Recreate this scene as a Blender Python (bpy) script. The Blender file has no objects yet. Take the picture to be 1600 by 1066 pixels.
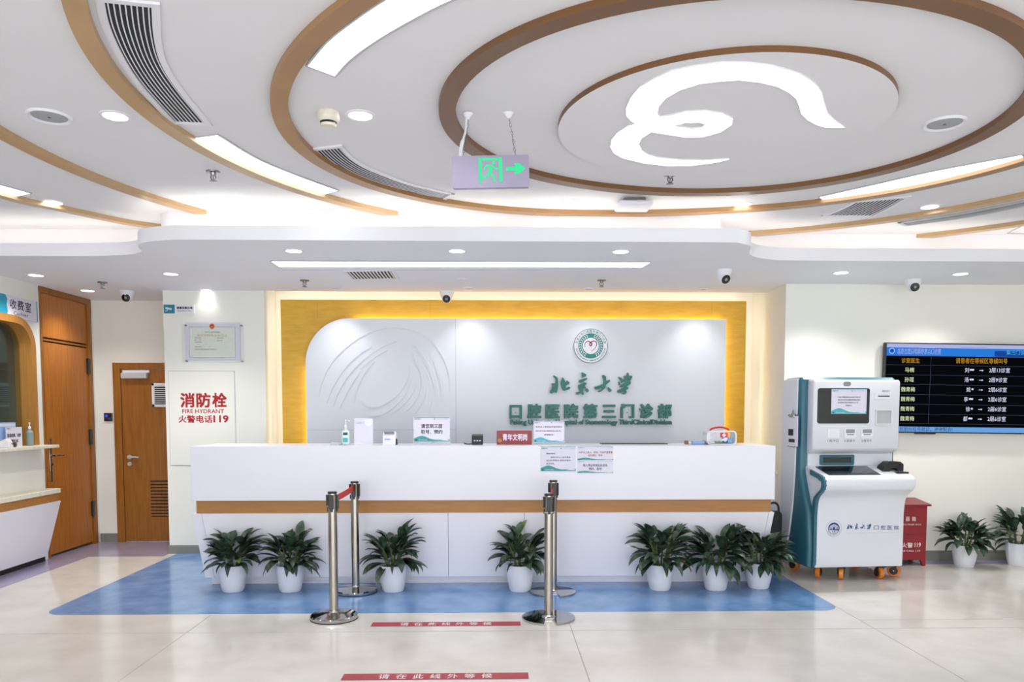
import bpy, bmesh, math, random
from mathutils import Vector, Matrix, Euler
C = bpy.context.scene.collection
SC = bpy.context.scene
PI = math.pi
R = math.radians

# ------------------------------------------------------------------ camera
EYE = 1.5
FPX, HORIZON, PITCH, YAW = 1180.0, 643.0, 0.06, 0.022
PPY = HORIZON + FPX * math.tan(PITCH)
cam_d = bpy.data.cameras.new('camera')
cam_d.sensor_width = 36.0
cam_d.lens = 36.0 * FPX / 1600.0
cam_d.shift_y = (PPY - 533.0) / 1600.0
cam_d.clip_start = 0.05
cam = bpy.data.objects.new('camera', cam_d)
cam.location = (0, 0, EYE)
cam.rotation_euler = (PI / 2 - PITCH, 0, -YAW)
C.objects.link(cam)
SC.camera = cam

# ------------------------------------------------------------------ world, exposure
SC.view_settings.view_transform = 'Standard'
SC.view_settings.look = 'None'
SC.view_settings.gamma = 1.0
SC.view_settings.use_curve_mapping = False
SC.view_settings.exposure = 0.03
w = bpy.data.worlds.new('world')
SC.world = w
w.use_nodes = True
w.node_tree.nodes['Background'].inputs[0].default_value = (0.92, 0.95, 1.0, 1)
w.node_tree.nodes['Background'].inputs[1].default_value = 4.2
PANEL = 5.2        # emission of the flat ceiling lamps
SPOT = 18.0        # watts of one recessed downlight
COVE = 8.0        # emission of the hidden led strips

# ------------------------------------------------------------------ measuring
def ray(px, py):
    x = (px - 800) / FPX; y = (PPY - py) / FPX
    f = math.cos(PITCH) + y * math.sin(PITCH); u = -math.sin(PITCH) + y * math.cos(PITCH)
    return Vector((x * math.cos(YAW) + f * math.sin(YAW), -x * math.sin(YAW) + f * math.cos(YAW), u))
O = Vector((0, 0, EYE))
def on_z(px, py, z): d = ray(px, py); return O + d * ((z - EYE) / d.z)
def on_y(px, py, y): d = ray(px, py); return O + d * (y / d.y)
def on_x(px, py, x): d = ray(px, py); return O + d * (x / d.x)
def on_plane(px, py, p, n): d = ray(px, py); return O + d * ((p - O).dot(n) / d.dot(n))

# ------------------------------------------------------------------ materials
def lin(h):
    h = h.lstrip('#'); out = []
    for i in (0, 2, 4):
        c = int(h[i:i + 2], 16) / 255
        out.append(c / 12.92 if c <= 0.04045 else ((c + 0.055) / 1.055) ** 2.4)
    return (*out, 1)
MATS = {}
def mat(name, hexc, rough=0.5, metal=0.0, var=0.06, scale=6.0, stretch=(1, 1, 1), bump=0.0, spec=0.5, emit=0.0, coat=0.0, hex2=None, trans=0.0):
    m = bpy.data.materials.new(name); m.use_nodes = True
    nt = m.node_tree; b = nt.nodes['Principled BSDF']
    col = lin(hexc)
    b.inputs['Base Color'].default_value = col
    b.inputs['Roughness'].default_value = rough
    b.inputs['Metallic'].default_value = metal
    b.inputs['Specular IOR Level'].default_value = spec
    b.inputs['Coat Weight'].default_value = coat
    b.inputs['Transmission Weight'].default_value = trans
    if emit:
        b.inputs['Emission Color'].default_value = col
        b.inputs['Emission Strength'].default_value = emit
    if var or hex2:
        tc = nt.nodes.new('ShaderNodeTexCoord'); mp = nt.nodes.new('ShaderNodeMapping')
        mp.inputs['Scale'].default_value = stretch
        n = nt.nodes.new('ShaderNodeTexNoise'); n.inputs['Scale'].default_value = scale; n.inputs['Detail'].default_value = 4
        r = nt.nodes.new('ShaderNodeValToRGB')
        r.color_ramp.elements[0].position = 0.35; r.color_ramp.elements[1].position = 0.65
        c1 = tuple(c * (1 - var) for c in col[:3]) + (1,)
        r.color_ramp.elements[0].color = c1
        r.color_ramp.elements[1].color = lin(hex2) if hex2 else tuple(min(1, c * (1 + var)) for c in col[:3]) + (1,)
        nt.links.new(tc.outputs['Object'], mp.inputs[0]); nt.links.new(mp.outputs[0], n.inputs['Vector'])
        nt.links.new(n.outputs['Fac'], r.inputs[0]); nt.links.new(r.outputs[0], b.inputs['Base Color'])
        if bump:
            bp = nt.nodes.new('ShaderNodeBump'); bp.inputs['Strength'].default_value = bump; bp.inputs['Distance'].default_value = 0.002
            nt.links.new(n.outputs['Fac'], bp.inputs['Height']); nt.links.new(bp.outputs[0], b.inputs['Normal'])
    MATS[name] = m
    return m
M = MATS
mat('ceiling paint', '#e7e6e9', 0.75, var=0.01, scale=2)
mat('soffit paint', '#f0f1f6', 0.7, var=0.01, scale=2)
mat('wall paint', '#efeee5', 0.7, var=0.012, scale=1.5)
mat('pillar paint', '#ecece4', 0.7, var=0.012, scale=1.5)
mat('floor cream', '#d9d5ce', 0.16, var=0.03, scale=3.5, hex2='#e1ddd7', coat=0.2)
mat('floor blue', '#618dc2', 0.2, var=0.10, scale=5, hex2='#749dd0', coat=0.15)
mat('floor lilac', '#9a97b2', 0.2, var=0.05, scale=5, coat=0.1)
mat('floor seam', '#a09b92', 0.6, var=0.2, scale=30)
mat('baseboard grey', '#82827a', 0.5, var=0.05)
mat('brown laminate', '#a0784c', 0.32, var=0.07, scale=3)
mat('brown laminate lit', '#bd9c72', 0.30, var=0.05, scale=3)  # same ring laminate, stronger light on the outer rings put into the colour
mat('brown laminate shaded', '#75502e', 0.35, var=0.07, scale=3)  # same ring laminate, weaker light near the centre painted as darker brown
mat('door wood', '#b0681f', 0.38, var=0.10, scale=7, stretch=(6, 6, 0.5), hex2='#ba7228')
mat('door wood dark', '#945a1a', 0.42, var=0.10, scale=7, stretch=(6, 6, 0.5), hex2='#9c6320')
mat('frame wood', '#b07a3a', 0.4, var=0.08, scale=7, stretch=(6, 6, 0.5))
mat('counter wood', '#a8743a', 0.4, var=0.08, scale=8, stretch=(0.6, 6, 6))
mat('gold laminate', '#dba82c', 0.42, var=0.06, scale=5, stretch=(1, 5, 5), hex2='#e2b23a')
mat('white lacquer', '#e6e6ee', 0.30, var=0.008, scale=1)
mat('white lacquer matte', '#e2e6ec', 0.45, var=0.008, scale=1)
mat('white plastic', '#e8e8ee', 0.35, var=0.01, scale=3)
mat('cream stone', '#e2dccb', 0.3, var=0.05, scale=25)
mat('grey plastic', '#8e9096', 0.45, var=0.03)
mat('grille grey', '#b9bbbd', 0.4, var=0.03)
mat('dark void', '#2a2d30', 0.8, var=0.25, scale=14)
mat('mid void', '#8d9294', 0.8, var=0.1, scale=14)
mat('black plastic', '#1c1d20', 0.35, var=0.05)
mat('black glass', '#101216', 0.06, var=0.05, scale=2, coat=0.5)
mat('rubber', '#232323', 0.7, var=0.1)
mat('steel', '#a39d94', 0.16, metal=1, var=0.01, scale=3, stretch=(1, 1, 0.2))
mat('polished steel', '#b2b2b4', 0.06, metal=1, var=0.02)
mat('chrome dark', '#8a8a8c', 0.25, metal=1, var=0.05)
mat('seam grey', '#b4b6bc', 0.6, var=0.05)
mat('red belt', '#c8141e', 0.6, var=0.08, scale=40)
mat('red paint', '#8c1622', 0.35, var=0.08, scale=5)
mat('red sign', '#a8141c', 0.5, var=0.05, scale=5)
mat('plaque red', '#861018', 0.3, var=0.2, scale=9)
mat('tape red', '#a83a46', 0.5, var=0.08, scale=12)
mat('tape letters', '#e6dcdc', 0.6, var=0.04)
mat('gold ink', '#c89a3a', 0.4, var=0.05)
mat('green letters', '#0f6f5e', 0.4, var=0.06, scale=8)
mat('emblem teal', '#0f7f78', 0.4, var=0.06, scale=8)
mat('emblem maroon', '#8c0f2c', 0.4, var=0.04)
mat('paper', '#dcdae8', 0.5, var=0.01)
mat('ink', '#20202a', 0.7, var=0.1)
mat('ink red', '#8a1c2c', 0.7, var=0.1)
mat('ink faint', '#a8acae', 0.7, var=0.1)
mat('ink navy', '#2a4678', 0.6, var=0.05)
mat('ink lavender', '#9aa4c4', 0.6, var=0.05)
mat('wave teal', '#3a9a98', 0.5, var=0.10, scale=12)
mat('wave aqua', '#52b4c0', 0.5, var=0.10, scale=12)
mat('cyan sign', '#1e98b8', 0.4, var=0.05)
mat('teal sign', '#1c84a0', 0.4, var=0.05)
mat('certificate paper', '#dfe6da', 0.5, var=0.03, scale=30)
mat('kiosk teal', '#2c6676', 0.35, var=0.04, scale=2)
mat('kiosk silver', '#dcdfe6', 0.35, var=0.02, scale=1)
mat('caster orange', '#e0822c', 0.4, var=0.08)
mat('pot white', '#e6e8ee', 0.35, var=0.01)
mat('soil', '#2a2018', 0.9, var=0.3, scale=60)
mat('leaf', '#22382a', 0.36, var=0.45, scale=22, hex2='#48604a', bump=0.2)
mat('leaf pale', '#5e7a35', 0.45, var=0.3, scale=20)
mat('leaf dry', '#7a5a34', 0.6, var=0.3, scale=20)
mat('stem', '#4a5a2c', 0.6, var=0.2, scale=30)
mat('gel', '#cfe8d4', 0.15, var=0.03, coat=0.3)
mat('clear plastic', '#e8eaf0', 0.12, var=0.01, trans=0.55)
mat('box blue', '#4a9ad0', 0.4, var=0.1, scale=30)
mat('pack blue', '#8fb0e0', 0.5, var=0.08, scale=20)
mat('bright red', '#c81a28', 0.4, var=0.04)
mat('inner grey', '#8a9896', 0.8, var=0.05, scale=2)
mat('speaker mesh', '#a6aaae', 0.6, var=0.05, scale=60)
mat('brass green', '#6a6c28', 0.6, var=0.2)

def emission(name, hexc, strength):
    m = bpy.data.materials.new(name); m.use_nodes = True
    nt = m.node_tree; nt.nodes.remove(nt.nodes['Principled BSDF'])
    e = nt.nodes.new('ShaderNodeEmission'); e.inputs[0].default_value = lin(hexc); e.inputs[1].default_value = strength
    nt.links.new(e.outputs[0], nt.nodes['Material Output'].inputs[0])
    MATS[name] = m
emission('lamp panel', '#f4f6ff', PANEL)
emission('lamp disc', '#fffaf2', 12.0)
emission('led cove', '#fff8ea', COVE)
emission('led halo', '#ffe68c', 15.0)
emission('exit green', '#4cf0a4', 1.0)
emission('screen black', '#07090c', 1.0)
emission('screen blue', '#2e7fe0', 0.9)
emission('screen sky', '#6fa8e8', 0.9)
emission('screen lavender', '#b4bcec', 0.9)
emission('screen navy', '#1c4aa0', 0.9)
emission('screen line', '#5a5c78', 0.8)
emission('screen cream', '#dce4b8', 1.0)
emission('screen white', '#dcdcf6', 1.0)
emission('screen amber', '#c08a1e', 1.0)
emission('screen cyan', '#4ab8e0', 1.0)
emission('pad blue', '#3048ff', 1.5)

# window pane: thin greenish glass
g = bpy.data.materials.new('pane glass'); g.use_nodes = True
nt = g.node_tree; nt.nodes.remove(nt.nodes['Principled BSDF'])
tr = nt.nodes.new('ShaderNodeBsdfTransparent'); tr.inputs[0].default_value = (0.72, 0.80, 0.78, 1)
gl = nt.nodes.new('ShaderNodeBsdfGlossy'); gl.inputs['Roughness'].default_value = 0.03
mx = nt.nodes.new('ShaderNodeMixShader'); mx.inputs[0].default_value = 0.10
nt.links.new(tr.outputs[0], mx.inputs[1]); nt.links.new(gl.outputs[0], mx.inputs[2]); nt.links.new(mx.outputs[0], nt.nodes['Material Output'].inputs[0])
MATS['pane glass'] = g
g = g.copy(); g.name = 'clear acrylic'; MATS['clear acrylic'] = g
for n in g.node_tree.nodes:
    if n.type == 'BSDF_TRANSPARENT': n.inputs[0].default_value = (0.985, 0.985, 0.99, 1)
    if n.type == 'MIX_SHADER': n.inputs[0].default_value = 0.04

# ------------------------------------------------------------------ mesh building
def spline(pts, n=8, closed=False):
    P = [Vector(p) for p in pts]; out = []; N = len(P)
    for i in range(N if closed else N - 1):
        if closed: a, b, c, d = P[i - 1], P[i], P[(i + 1) % N], P[(i + 2) % N]
        else: a, b, c, d = P[max(0, i - 1)], P[i], P[i + 1], P[min(N - 1, i + 2)]
        for k in range(n):
            t = k / n
            out.append(0.5 * ((2 * b) + (c - a) * t + (2 * a - 5 * b + 4 * c - d) * t * t + (3 * b - a - 3 * c + d) * t ** 3))
    if not closed: out.append(P[-1].copy())
    return out
_tc = {}
def curve_mesh(curve):
    o = bpy.data.objects.new('tmp', curve); C.objects.link(o)
    dg = bpy.context.evaluated_depsgraph_get(); dg.update()
    me = bpy.data.meshes.new_from_object(o.evaluated_get(dg))
    V = [v.co.copy() for v in me.vertices]; F = [tuple(p.vertices) for p in me.polygons]
    bpy.data.objects.remove(o); bpy.data.curves.remove(curve); bpy.data.meshes.remove(me)
    return V, F
def text_geo(s, bold=0.0, ext=0.0):
    key = (s, bold, ext)
    if key not in _tc:
        c = bpy.data.curves.new('t', 'FONT'); c.body = s; c.resolution_u = 2; c.offset = bold; c.extrude = ext; c.align_x = 'LEFT'
        _tc[key] = curve_mesh(c)
    return _tc[key]
def fill_geo(loops, ext=0.0):
    c = bpy.data.curves.new('f', 'CURVE'); c.dimensions = '2D'; c.fill_mode = 'BOTH'; c.extrude = ext
    for L in loops:
        s = c.splines.new('POLY'); s.points.add(len(L) - 1); s.use_cyclic_u = True
        for p, q in zip(s.points, L): p.co = (q[0], q[1], 0, 1)
    return curve_mesh(c)
# drawing frames: flat (x right, y up) shapes turned to face -Y, lie on +Z or look down -Z
FACE = Matrix(((1, 0, 0, 0), (0, 0, -1, 0), (0, 1, 0, 0), (0, 0, 0, 1)))      # x -> x, y -> z, normal -Y
UP = Matrix.Identity(4)
DOWN = Matrix(((1, 0, 0, 0), (0, -1, 0, 0), (0, 0, -1, 0), (0, 0, 0, 1)))
SIDE = Matrix(((0, 0, 1, 0), (1, 0, 0, 0), (0, 1, 0, 0), (0, 0, 0, 1)))       # x -> y, y -> z, normal +X

class MB:
    def __init__(self): self.bm = bmesh.new(); self.ms = []
    def mi(self, m):
        if m not in self.ms: self.ms.append(m)
        return self.ms.index(m)
    def add(self, V, F, m, mx=None):
        i = self.mi(m); vs = [self.bm.verts.new(mx @ Vector(v) if mx else v) for v in V]; out = []
        for f in F:
            if len(set(f)) < 3: continue
            try: fc = self.bm.faces.new([vs[k] for k in f]); fc.material_index = i; out.append(fc)
            except ValueError: pass
        return out
    def tmp(self, bm2, m, mx=None):
        bm2.verts.ensure_lookup_table()
        for k, v in enumerate(bm2.verts): v.index = k
        f = self.add([v.co.copy() for v in bm2.verts], [tuple(v.index for v in f.verts) for f in bm2.faces], m, mx); bm2.free(); return f
    def box(self, lo, hi, m, bev=0.0, seg=2, mx=None):
        b = bmesh.new(); bmesh.ops.create_cube(b, size=1)
        for v in b.verts: v.co = Vector([lo[k] + (v.co[k] + 0.5) * (hi[k] - lo[k]) for k in range(3)])
        if bev: bmesh.ops.bevel(b, geom=list(b.edges), offset=bev, segments=seg, affect='EDGES', profile=0.5)
        self.tmp(b, m, mx); return self
    def tube(self, pts, rad, m, seg=10, cap=True, mx=None):
        pts = [Vector(p) for p in pts]; rr = rad if isinstance(rad, (list, tuple)) else [rad] * len(pts)
        V = []; F = []; ref = None
        for i, p in enumerate(pts):
            t = (pts[min(i + 1, len(pts) - 1)] - pts[max(i - 1, 0)]).normalized()
            if ref is None: ref = Vector((0, 0, 1)) if abs(t.z) < 0.9 else Vector((1, 0, 0))
            u = t.cross(ref).normalized(); v = u.cross(t).normalized(); ref = v
            for k in range(seg): a = 2 * PI * k / seg; V.append(p + (u * math.cos(a) + v * math.sin(a)) * rr[i])
        for i in range(len(pts) - 1):
            for k in range(seg): F.append((i * seg + k, i * seg + (k + 1) % seg, (i + 1) * seg + (k + 1) % seg, (i + 1) * seg + k))
        if cap: F += [tuple(range(seg))[::-1], tuple(range((len(pts) - 1) * seg, len(pts) * seg))]
        self.add(V, F, m, mx); return self
    def lathe(self, prof, m, seg=32, mx=None, ox=0, oy=0):
        V = []; F = []; n = len(prof)
        for r, z in prof:
            for k in range(seg): a = 2 * PI * k / seg; V.append((ox + max(r, 1e-5) * math.cos(a), oy + max(r, 1e-5) * math.sin(a), z))
        for i in range(n - 1):
            for k in range(seg): F.append((i * seg + k, i * seg + (k + 1) % seg, (i + 1) * seg + (k + 1) % seg, (i + 1) * seg + k))
        if prof[0][0] > 1e-4: F.append(tuple(range(seg))[::-1])
        if prof[-1][0] > 1e-4: F.append(tuple(range((n - 1) * seg, n * seg)))
        self.add(V, F, m, mx); return self
    def fill(self, loops, m, depth=0.0, frame=FACE, off=(0, 0, 0)):     # flat outline(s); depth grows behind the drawn face
        V, F = fill_geo(loops, depth / 2)
        self.add(V, F, m, Matrix.Translation(off) @ frame @ Matrix.Translation((0, 0, -depth / 2))); return self
    def rect(self, x0, y0, x1, y1, m, depth=0.0, frame=FACE, off=(0, 0, 0)):
        if depth: return self.fill([[(x0, y0), (x1, y0), (x1, y1), (x0, y1)]], m, depth, frame, off)
        self.add([(x0, y0, 0), (x1, y0, 0), (x1, y1, 0), (x0, y1, 0)], [(0, 1, 2, 3)], m, Matrix.Translation(off) @ frame); return self
    def text(self, s, x0, y0, x1, y1, m, frame=FACE, off=(0, 0, 0), bold=0.0, depth=0.0, keep=False):   # fitted to the box; bold = overprinted with small shifts
        V, F = text_geo(s, 0.0, 0.5 if depth else 0.0)
        if not V: return self
        ax, bx = min(v.x for v in V) - bold, max(v.x for v in V) + bold; ay, by = min(v.y for v in V) - bold, max(v.y for v in V) + bold
        sx = (x1 - x0) / max(bx - ax, 1e-6); sy = (y1 - y0) / max(by - ay, 1e-6)
        sh = [(0, 0)] if bold < 0.004 else [(-bold, 0), (bold, 0), (0, bold), (0, -bold)] if bold < 0.03 else [(bold * c_, bold * d_) for c_ in (-1, 0, 1) for d_ in (-1, 0, 1)]
        for i, (ox, oy) in enumerate(sh):
            W = [((v.x + ox - ax) * sx + x0, (v.y + oy - ay) * sy + y0, (v.z - 0.5) * depth + i * 0.00004 if depth else i * 0.00004) for v in V]
            self.add(W, F, m, Matrix.Translation(off) @ frame)
        return self
    def prism(self, poly, x0, x1, m, bev=0.0, mx=None, seg=2):           # (y, z) outline extruded along x
        b = bmesh.new(); A = [b.verts.new((x0, p[0], p[1])) for p in poly]; B = [b.verts.new((x1, p[0], p[1])) for p in poly]; n = len(poly)
        ca = b.faces.new(A[::-1]); cb = b.faces.new(B)
        for k in range(n): b.faces.new((A[k], A[(k + 1) % n], B[(k + 1) % n], B[k]))
        bmesh.ops.recalc_face_normals(b, faces=b.faces)
        if bev: bmesh.ops.bevel(b, geom=list(ca.edges) + list(cb.edges), offset=bev, segments=seg, affect='EDGES', profile=0.5)
        self.tmp(b, m, mx); return self
    def loft(self, rows, m, closed=False, smooth=None):
        n = len(rows[0]); V = [p for r in rows for p in r]; F = []
        for i in range(len(rows) - 1):
            for k in range(n if closed else n - 1): F.append((i * n + k, i * n + (k + 1) % n, (i + 1) * n + (k + 1) % n, (i + 1) * n + k))
        self.add(V, F, m); return self
    def stroke(self, pts, w, m, depth, frame=FACE, off=(0, 0, 0), taper=False):  # flat band along a 2d path
        P = [Vector(p) for p in pts]; L = []; Rr = []
        for i, p in enumerate(P):
            t = (P[min(i + 1, len(P) - 1)] - P[max(i - 1, 0)]).normalized(); nn = Vector((-t.y, t.x))
            k = w / 2 * ((0.25 + 0.75 * math.sin(PI * min(1, (i + 0.3) / (len(P) - 0.4)))) if taper else 1)
            L.append(p + nn * k); Rr.append(p - nn * k)
        V = [(v.x, v.y, 0) for v in L] + [(v.x, v.y, 0) for v in Rr]; n = len(P)
        V += [(x, y, -depth) for x, y, z in V]; F = []
        for i in range(n - 1):
            F += [(i, n + i, n + i + 1, i + 1), (2 * n + i, 2 * n + i + 1, 3 * n + i + 1, 3 * n + i), (i, i + 1, 2 * n + i + 1, 2 * n + i), (n + i, 3 * n + i, 3 * n + i + 1, n + i + 1)]
        F += [(0, 2 * n, 3 * n, n), (n - 1, 2 * n - 1, 4 * n - 1, 3 * n - 1)]
        self.add(V, F, m, Matrix.Translation(off) @ frame); return self
    def build(self, name, parent=None, smooth=False, angle=35, fix=True):
        if fix: bmesh.ops.recalc_face_normals(self.bm, faces=self.bm.faces)
        me = bpy.data.meshes.new(name); self.bm.to_mesh(me); self.bm.free()
        for m in self.ms: me.materials.append(MATS[m])
        if smooth: me.shade_smooth(); me.set_sharp_from_angle(angle=R(angle))
        o = bpy.data.objects.new(name, me); C.objects.link(o)
        if parent: o.parent = parent
        return o
def tag(o, label, cat, group=None):
    o['label'] = label; o['category'] = cat
    if group: o['group'] = group
    return o
def thing(name, label, cat, loc=(0, 0, 0), rz=0.0, group=None, rx=0.0, ry=0.0):
    o = bpy.data.objects.new(name, None); C.objects.link(o); o.empty_display_size = 0.1
    o.location = loc; o.rotation_euler = (rx, ry, rz)
    return tag(o, label, cat, group)
def struct(o): o['kind'] = 'structure'; return o
def copy_tree(o, parent=None):
    c = o.copy(); C.objects.link(c)
    if parent: c.parent = parent
    for ch in list(o.children): copy_tree(ch, c)
    return c
def lamp(parent, loc, watts, size=0.05, angle=100, col=(1, 0.97, 0.92), blend=0.9, rot=(0, 0, 0)):
    l = bpy.data.lights.new('bulb', 'SPOT'); l.energy = watts; l.shadow_soft_size = size; l.spot_size = R(angle); l.spot_blend = blend; l.color = col
    o = bpy.data.objects.new('bulb', l); C.objects.link(o); o.location = loc; o.rotation_euler = rot; o.parent = parent; return o
# ================================================================== THE ROOM
ZC, ZL = 3.05, 2.75            # upper and lower ceiling
YB, YP, YT = 8.72, 7.98, 7.45  # back wall, pillar face, screen wall
XL, XR, YR = -4.55, 6.6, -3.0
# front lip of the lowered soffit, a slow S on both sides
LIP = spline([(-4.9, 6.25), (-3.6, 6.25), (-3.15, 6.23), (-2.9, 6.17), (-2.76, 6.05), (-2.72, 5.9), (-2.62, 5.75), (-2.4, 5.66), (-2.1, 5.64),
              (-0.2, 5.64), (1.6, 5.64), (1.8, 5.66), (1.93, 5.76), (1.98, 5.92), (2.05, 6.1), (2.25, 6.25), (2.6, 6.3), (4.5, 6.3), (6.7, 6.3)], 8)
def offset(path, d):
    out = []
    for i, p in enumerate(path):
        t = (path[min(i + 1, len(path) - 1)] - path[max(i - 1, 0)]).normalized(); out.append(p + Vector((-t.y, t.x)) * d)
    return out
COVEWALL = spline([(-4.9, 6.62), (-3.6, 6.62), (-3.15, 6.61), (-2.84, 6.52), (-2.70, 6.30), (-2.60, 6.06), (-2.4, 5.98), (-1.9, 5.98), (1.3, 5.98), (1.65, 5.99), (1.78, 6.06), (1.85, 6.25), (1.98, 6.50), (2.3, 6.62), (2.8, 6.64), (6.7, 6.64)], 8)
def along(P, n):
    L = [0]
    for a, b_ in zip(P, P[1:]): L.append(L[-1] + (b_ - a).length)
    out = []; k = 0
    for i in range(n):
        s = L[-1] * i / (n - 1)
        while k < len(L) - 2 and L[k + 1] < s: k += 1
        out.append(P[k].lerp(P[k + 1], (s - L[k]) / max(L[k + 1] - L[k], 1e-9)))
    return out
def near(P, Q):          # for every point of P the matching point of Q by share of length between the two bends
    return along(Q, len(P))
LIP = along(LIP, 161); COVEWALL = along(COVEWALL, 161)
def cove_y(x):
    best = 99
    for a, b in zip(COVEWALL, COVEWALL[1:]):
        if min(a.x, b.x) <= x <= max(a.x, b.x): best = min(best, a.y + (b.y - a.y) * ((x - a.x) / (b.x - a.x) if b.x != a.x else 0))
    return best
# floor
f = MB(); f.box((XL - 0.3, YR, -0.1), (XR, YB + 0.05, 0), 'floor cream'); struct(f.build('floor'))
b = MB()
def rounded(x0, y0, x1, y1, r, corners=(1, 1, 1, 1), n=6):
    out = []
    for (cx, cy, a0, on, px, py) in ((x0 + r, y0 + r, PI, corners[0], x0, y0), (x1 - r, y0 + r, 1.5 * PI, corners[1], x1, y0), (x1 - r, y1 - r, 0, corners[2], x1, y1), (x0 + r, y1 - r, 0.5 * PI, corners[3], x0, y1)):
        if on: out += [(cx + r * math.cos(a0 + k / n * PI / 2), cy + r * math.sin(a0 + k / n * PI / 2)) for k in range(n + 1)]
        else: out.append((px, py))
    return out
b.fill([rounded(-3.36, 5.56, 2.62, YP, 0.16, (1, 1, 0, 0))], 'floor blue', 0.0012, UP, (0, 0, 0.0012)); struct(b.build('floor_inlay'))
b = MB(); b.rect(XL, YR, -4.20, YB, 'floor lilac', 0.0012, UP, (0, 0, 0.0012)); b.rect(-4.20, 7.82, -3.44, YB, 'floor lilac', 0.0012, UP, (0, 0, 0.0012))
b.rect(2.86, 7.25, XR, YT, 'floor lilac', 0.0012, UP, (0, 0, 0.0012)); struct(b.build('floor_border'))
b = MB()
for (x0, y0, x1, y1) in ((-4.2, 5.085, XR, 5.089), (0.52, YR, 0.525, 5.56), (2.618, YR, 2.623, 5.60), (2.618, 5.6, 2.623, 7.2), (-2.1, YR, -2.096, 5.56), (2.62, 5.30, XR, 5.304)):
    b.rect(x0, y0, x1, y1, 'floor seam', 0.0006, UP, (0, 0, 0.0006))
struct(b.build('floor_seams'))
# ceilings
b = MB(); b.box((XL - 0.1, YR, ZC), (XR, 7.4, ZC + 0.12), 'ceiling paint'); struct(b.build('ceiling'))
b = MB()
xs = sorted(set([p.x for p in LIP] + [-2.40, 2.86]))
def lip_pts(): return LIP
low = [(p.x, p.y) for p in LIP]
low = [(XL - 0.1, 6.25)] + [p for p in low if XL - 0.1 < p[0] < XR] + [(XR, 6.3)]
outline = low + [(XR, YB + 0.1), (2.86, YB + 0.1), (2.86, YP), (-2.40, YP), (-2.40, YB + 0.1), (XL - 0.1, YB + 0.1)]
V, F = fill_geo([outline], 0.0)
b.add([(v.x, v.y, ZL) for v in V], F, 'soffit paint')
b.add([(-2.42, YP, ZL), (2.88, YP, ZL), (2.88, YP, ZL + 0.06), (-2.42, YP, ZL + 0.06)], [(0, 1, 2, 3)], 'soffit paint')
b.add([(-2.42, YP, ZL + 0.06), (2.88, YP, ZL + 0.06), (2.88, 8.6, ZL + 0.06), (-2.42, 8.6, ZL + 0.06)], [(0, 1, 2, 3)], 'soffit paint')
struct(b.build('ceiling'))
# fascia lip, trough and cove wall
b = MB(); prof = [(0, ZL), (0, 2.853), (0.03, 2.853), (0.03, 2.785), (0.34, 2.785), (0.34, ZC + 0.02)]
offs = {0: LIP, 0.03: offset(LIP, 0.03), 0.34: COVEWALL}
b.loft([[(*offs[d][i], z) for i in range(len(LIP))] for d, z in prof[:4]], 'soffit paint')
b.loft([[(*offs[d][i], z) for i in range(len(LIP))] for d, z in prof[3:]], 'ceiling paint')
o = struct(b.build('trim_1', smooth=True, angle=40))
led = MB(); a1, a2 = [p.lerp(q, 0.28) for p, q in zip(LIP, COVEWALL)], [p.lerp(q, 0.38) for p, q in zip(LIP, COVEWALL)]
led.loft([[(*p, 2.80) for p in a1], [(*p, 2.80) for p in a2]], 'led cove', )
tag(led.build('led_strip', fix=False), 'long glowing strip hidden in the ceiling cove behind the curved white fascia', 'light strip')
# ring mouldings (centre of the rings)
RC = Vector((1.2, 4.12))
def rad(co, th):
    r = co[0]
    for k in range(1, (len(co) - 1) // 2 + 1): r += co[2 * k - 1] * math.cos(k * th) + co[2 * k] * math.sin(k * th)
    return r
def arc(co, a0, a1, n): return [RC + Vector((math.cos(a), math.sin(a))) * rad(co, a) for a in [a0 + (a1 - a0) * k / n for k in range(n + 1)]]
def moulding(name, path, wdt, m, closed=False, h=0.032):
    b = MB(); n = len(path); rows = [[], [], [], []]
    for i, p in enumerate(path):
        t = (path[(i + 1) % n if closed else min(i + 1, n - 1)] - path[i - 1 if closed else max(i - 1, 0)]).normalized(); nn = Vector((-t.y, t.x))
        q = p + nn * wdt
        rows[0].append((p.x, p.y, ZC + 0.01)); rows[1].append((p.x, p.y, ZC - h)); rows[2].append((q.x, q.y, ZC - h)); rows[3].append((q.x, q.y, ZC + 0.01))
    if closed: rows = [r + [r[0]] for r in rows]
    b.loft(rows, m); return struct(b.build(name, smooth=True, angle=40))
R2 = [1.417, 0.03, -0.035, 0.096, 0.049]; R3 = [2.137, -0.055, -0.086, 0.145, -0.108, -0.027, 0.052]
R4 = [2.87, -0.03, -0.105, 0.113, 0.043]; R5 = [3.863, 0.123, -0.149, 0.22, -0.211]
moulding('trim_2', arc(R2, 0, 2 * PI, 128)[:-1], 0.085, 'brown laminate shaded', True)
moulding('trim_3', arc(R3, 0, 2 * PI, 160)[:-1], 0.085, 'brown laminate', True)
def clipped(path): return [p for p in path if p.y < cove_y(p.x) + 0.3]
moulding('trim_4', clipped(arc(R4, R(95), R(250), 90)), 0.085, 'brown laminate lit')
moulding('trim_5', clipped(arc(R4, R(-20), R(85), 70)), 0.085, 'brown laminate lit')
moulding('trim_6', clipped(arc(R5, R(110), R(215), 70)), 0.085, 'brown laminate lit')
moulding('trim_7', clipped(arc(R5, R(10), R(80), 50)), 0.085, 'brown laminate lit')
P6 = [RC + Vector((math.cos(R(a)), math.sin(R(a)))) * r for a, r in ((190, 5.05), (176, 5.02), (163, 4.95), (158.3, 4.86), (152.7, 4.77), (148.8, 4.65), (144, 4.55))]
moulding('trim_8', clipped([p for p in spline(P6[::-1], 8)]), 0.08, 'brown laminate lit')
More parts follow.
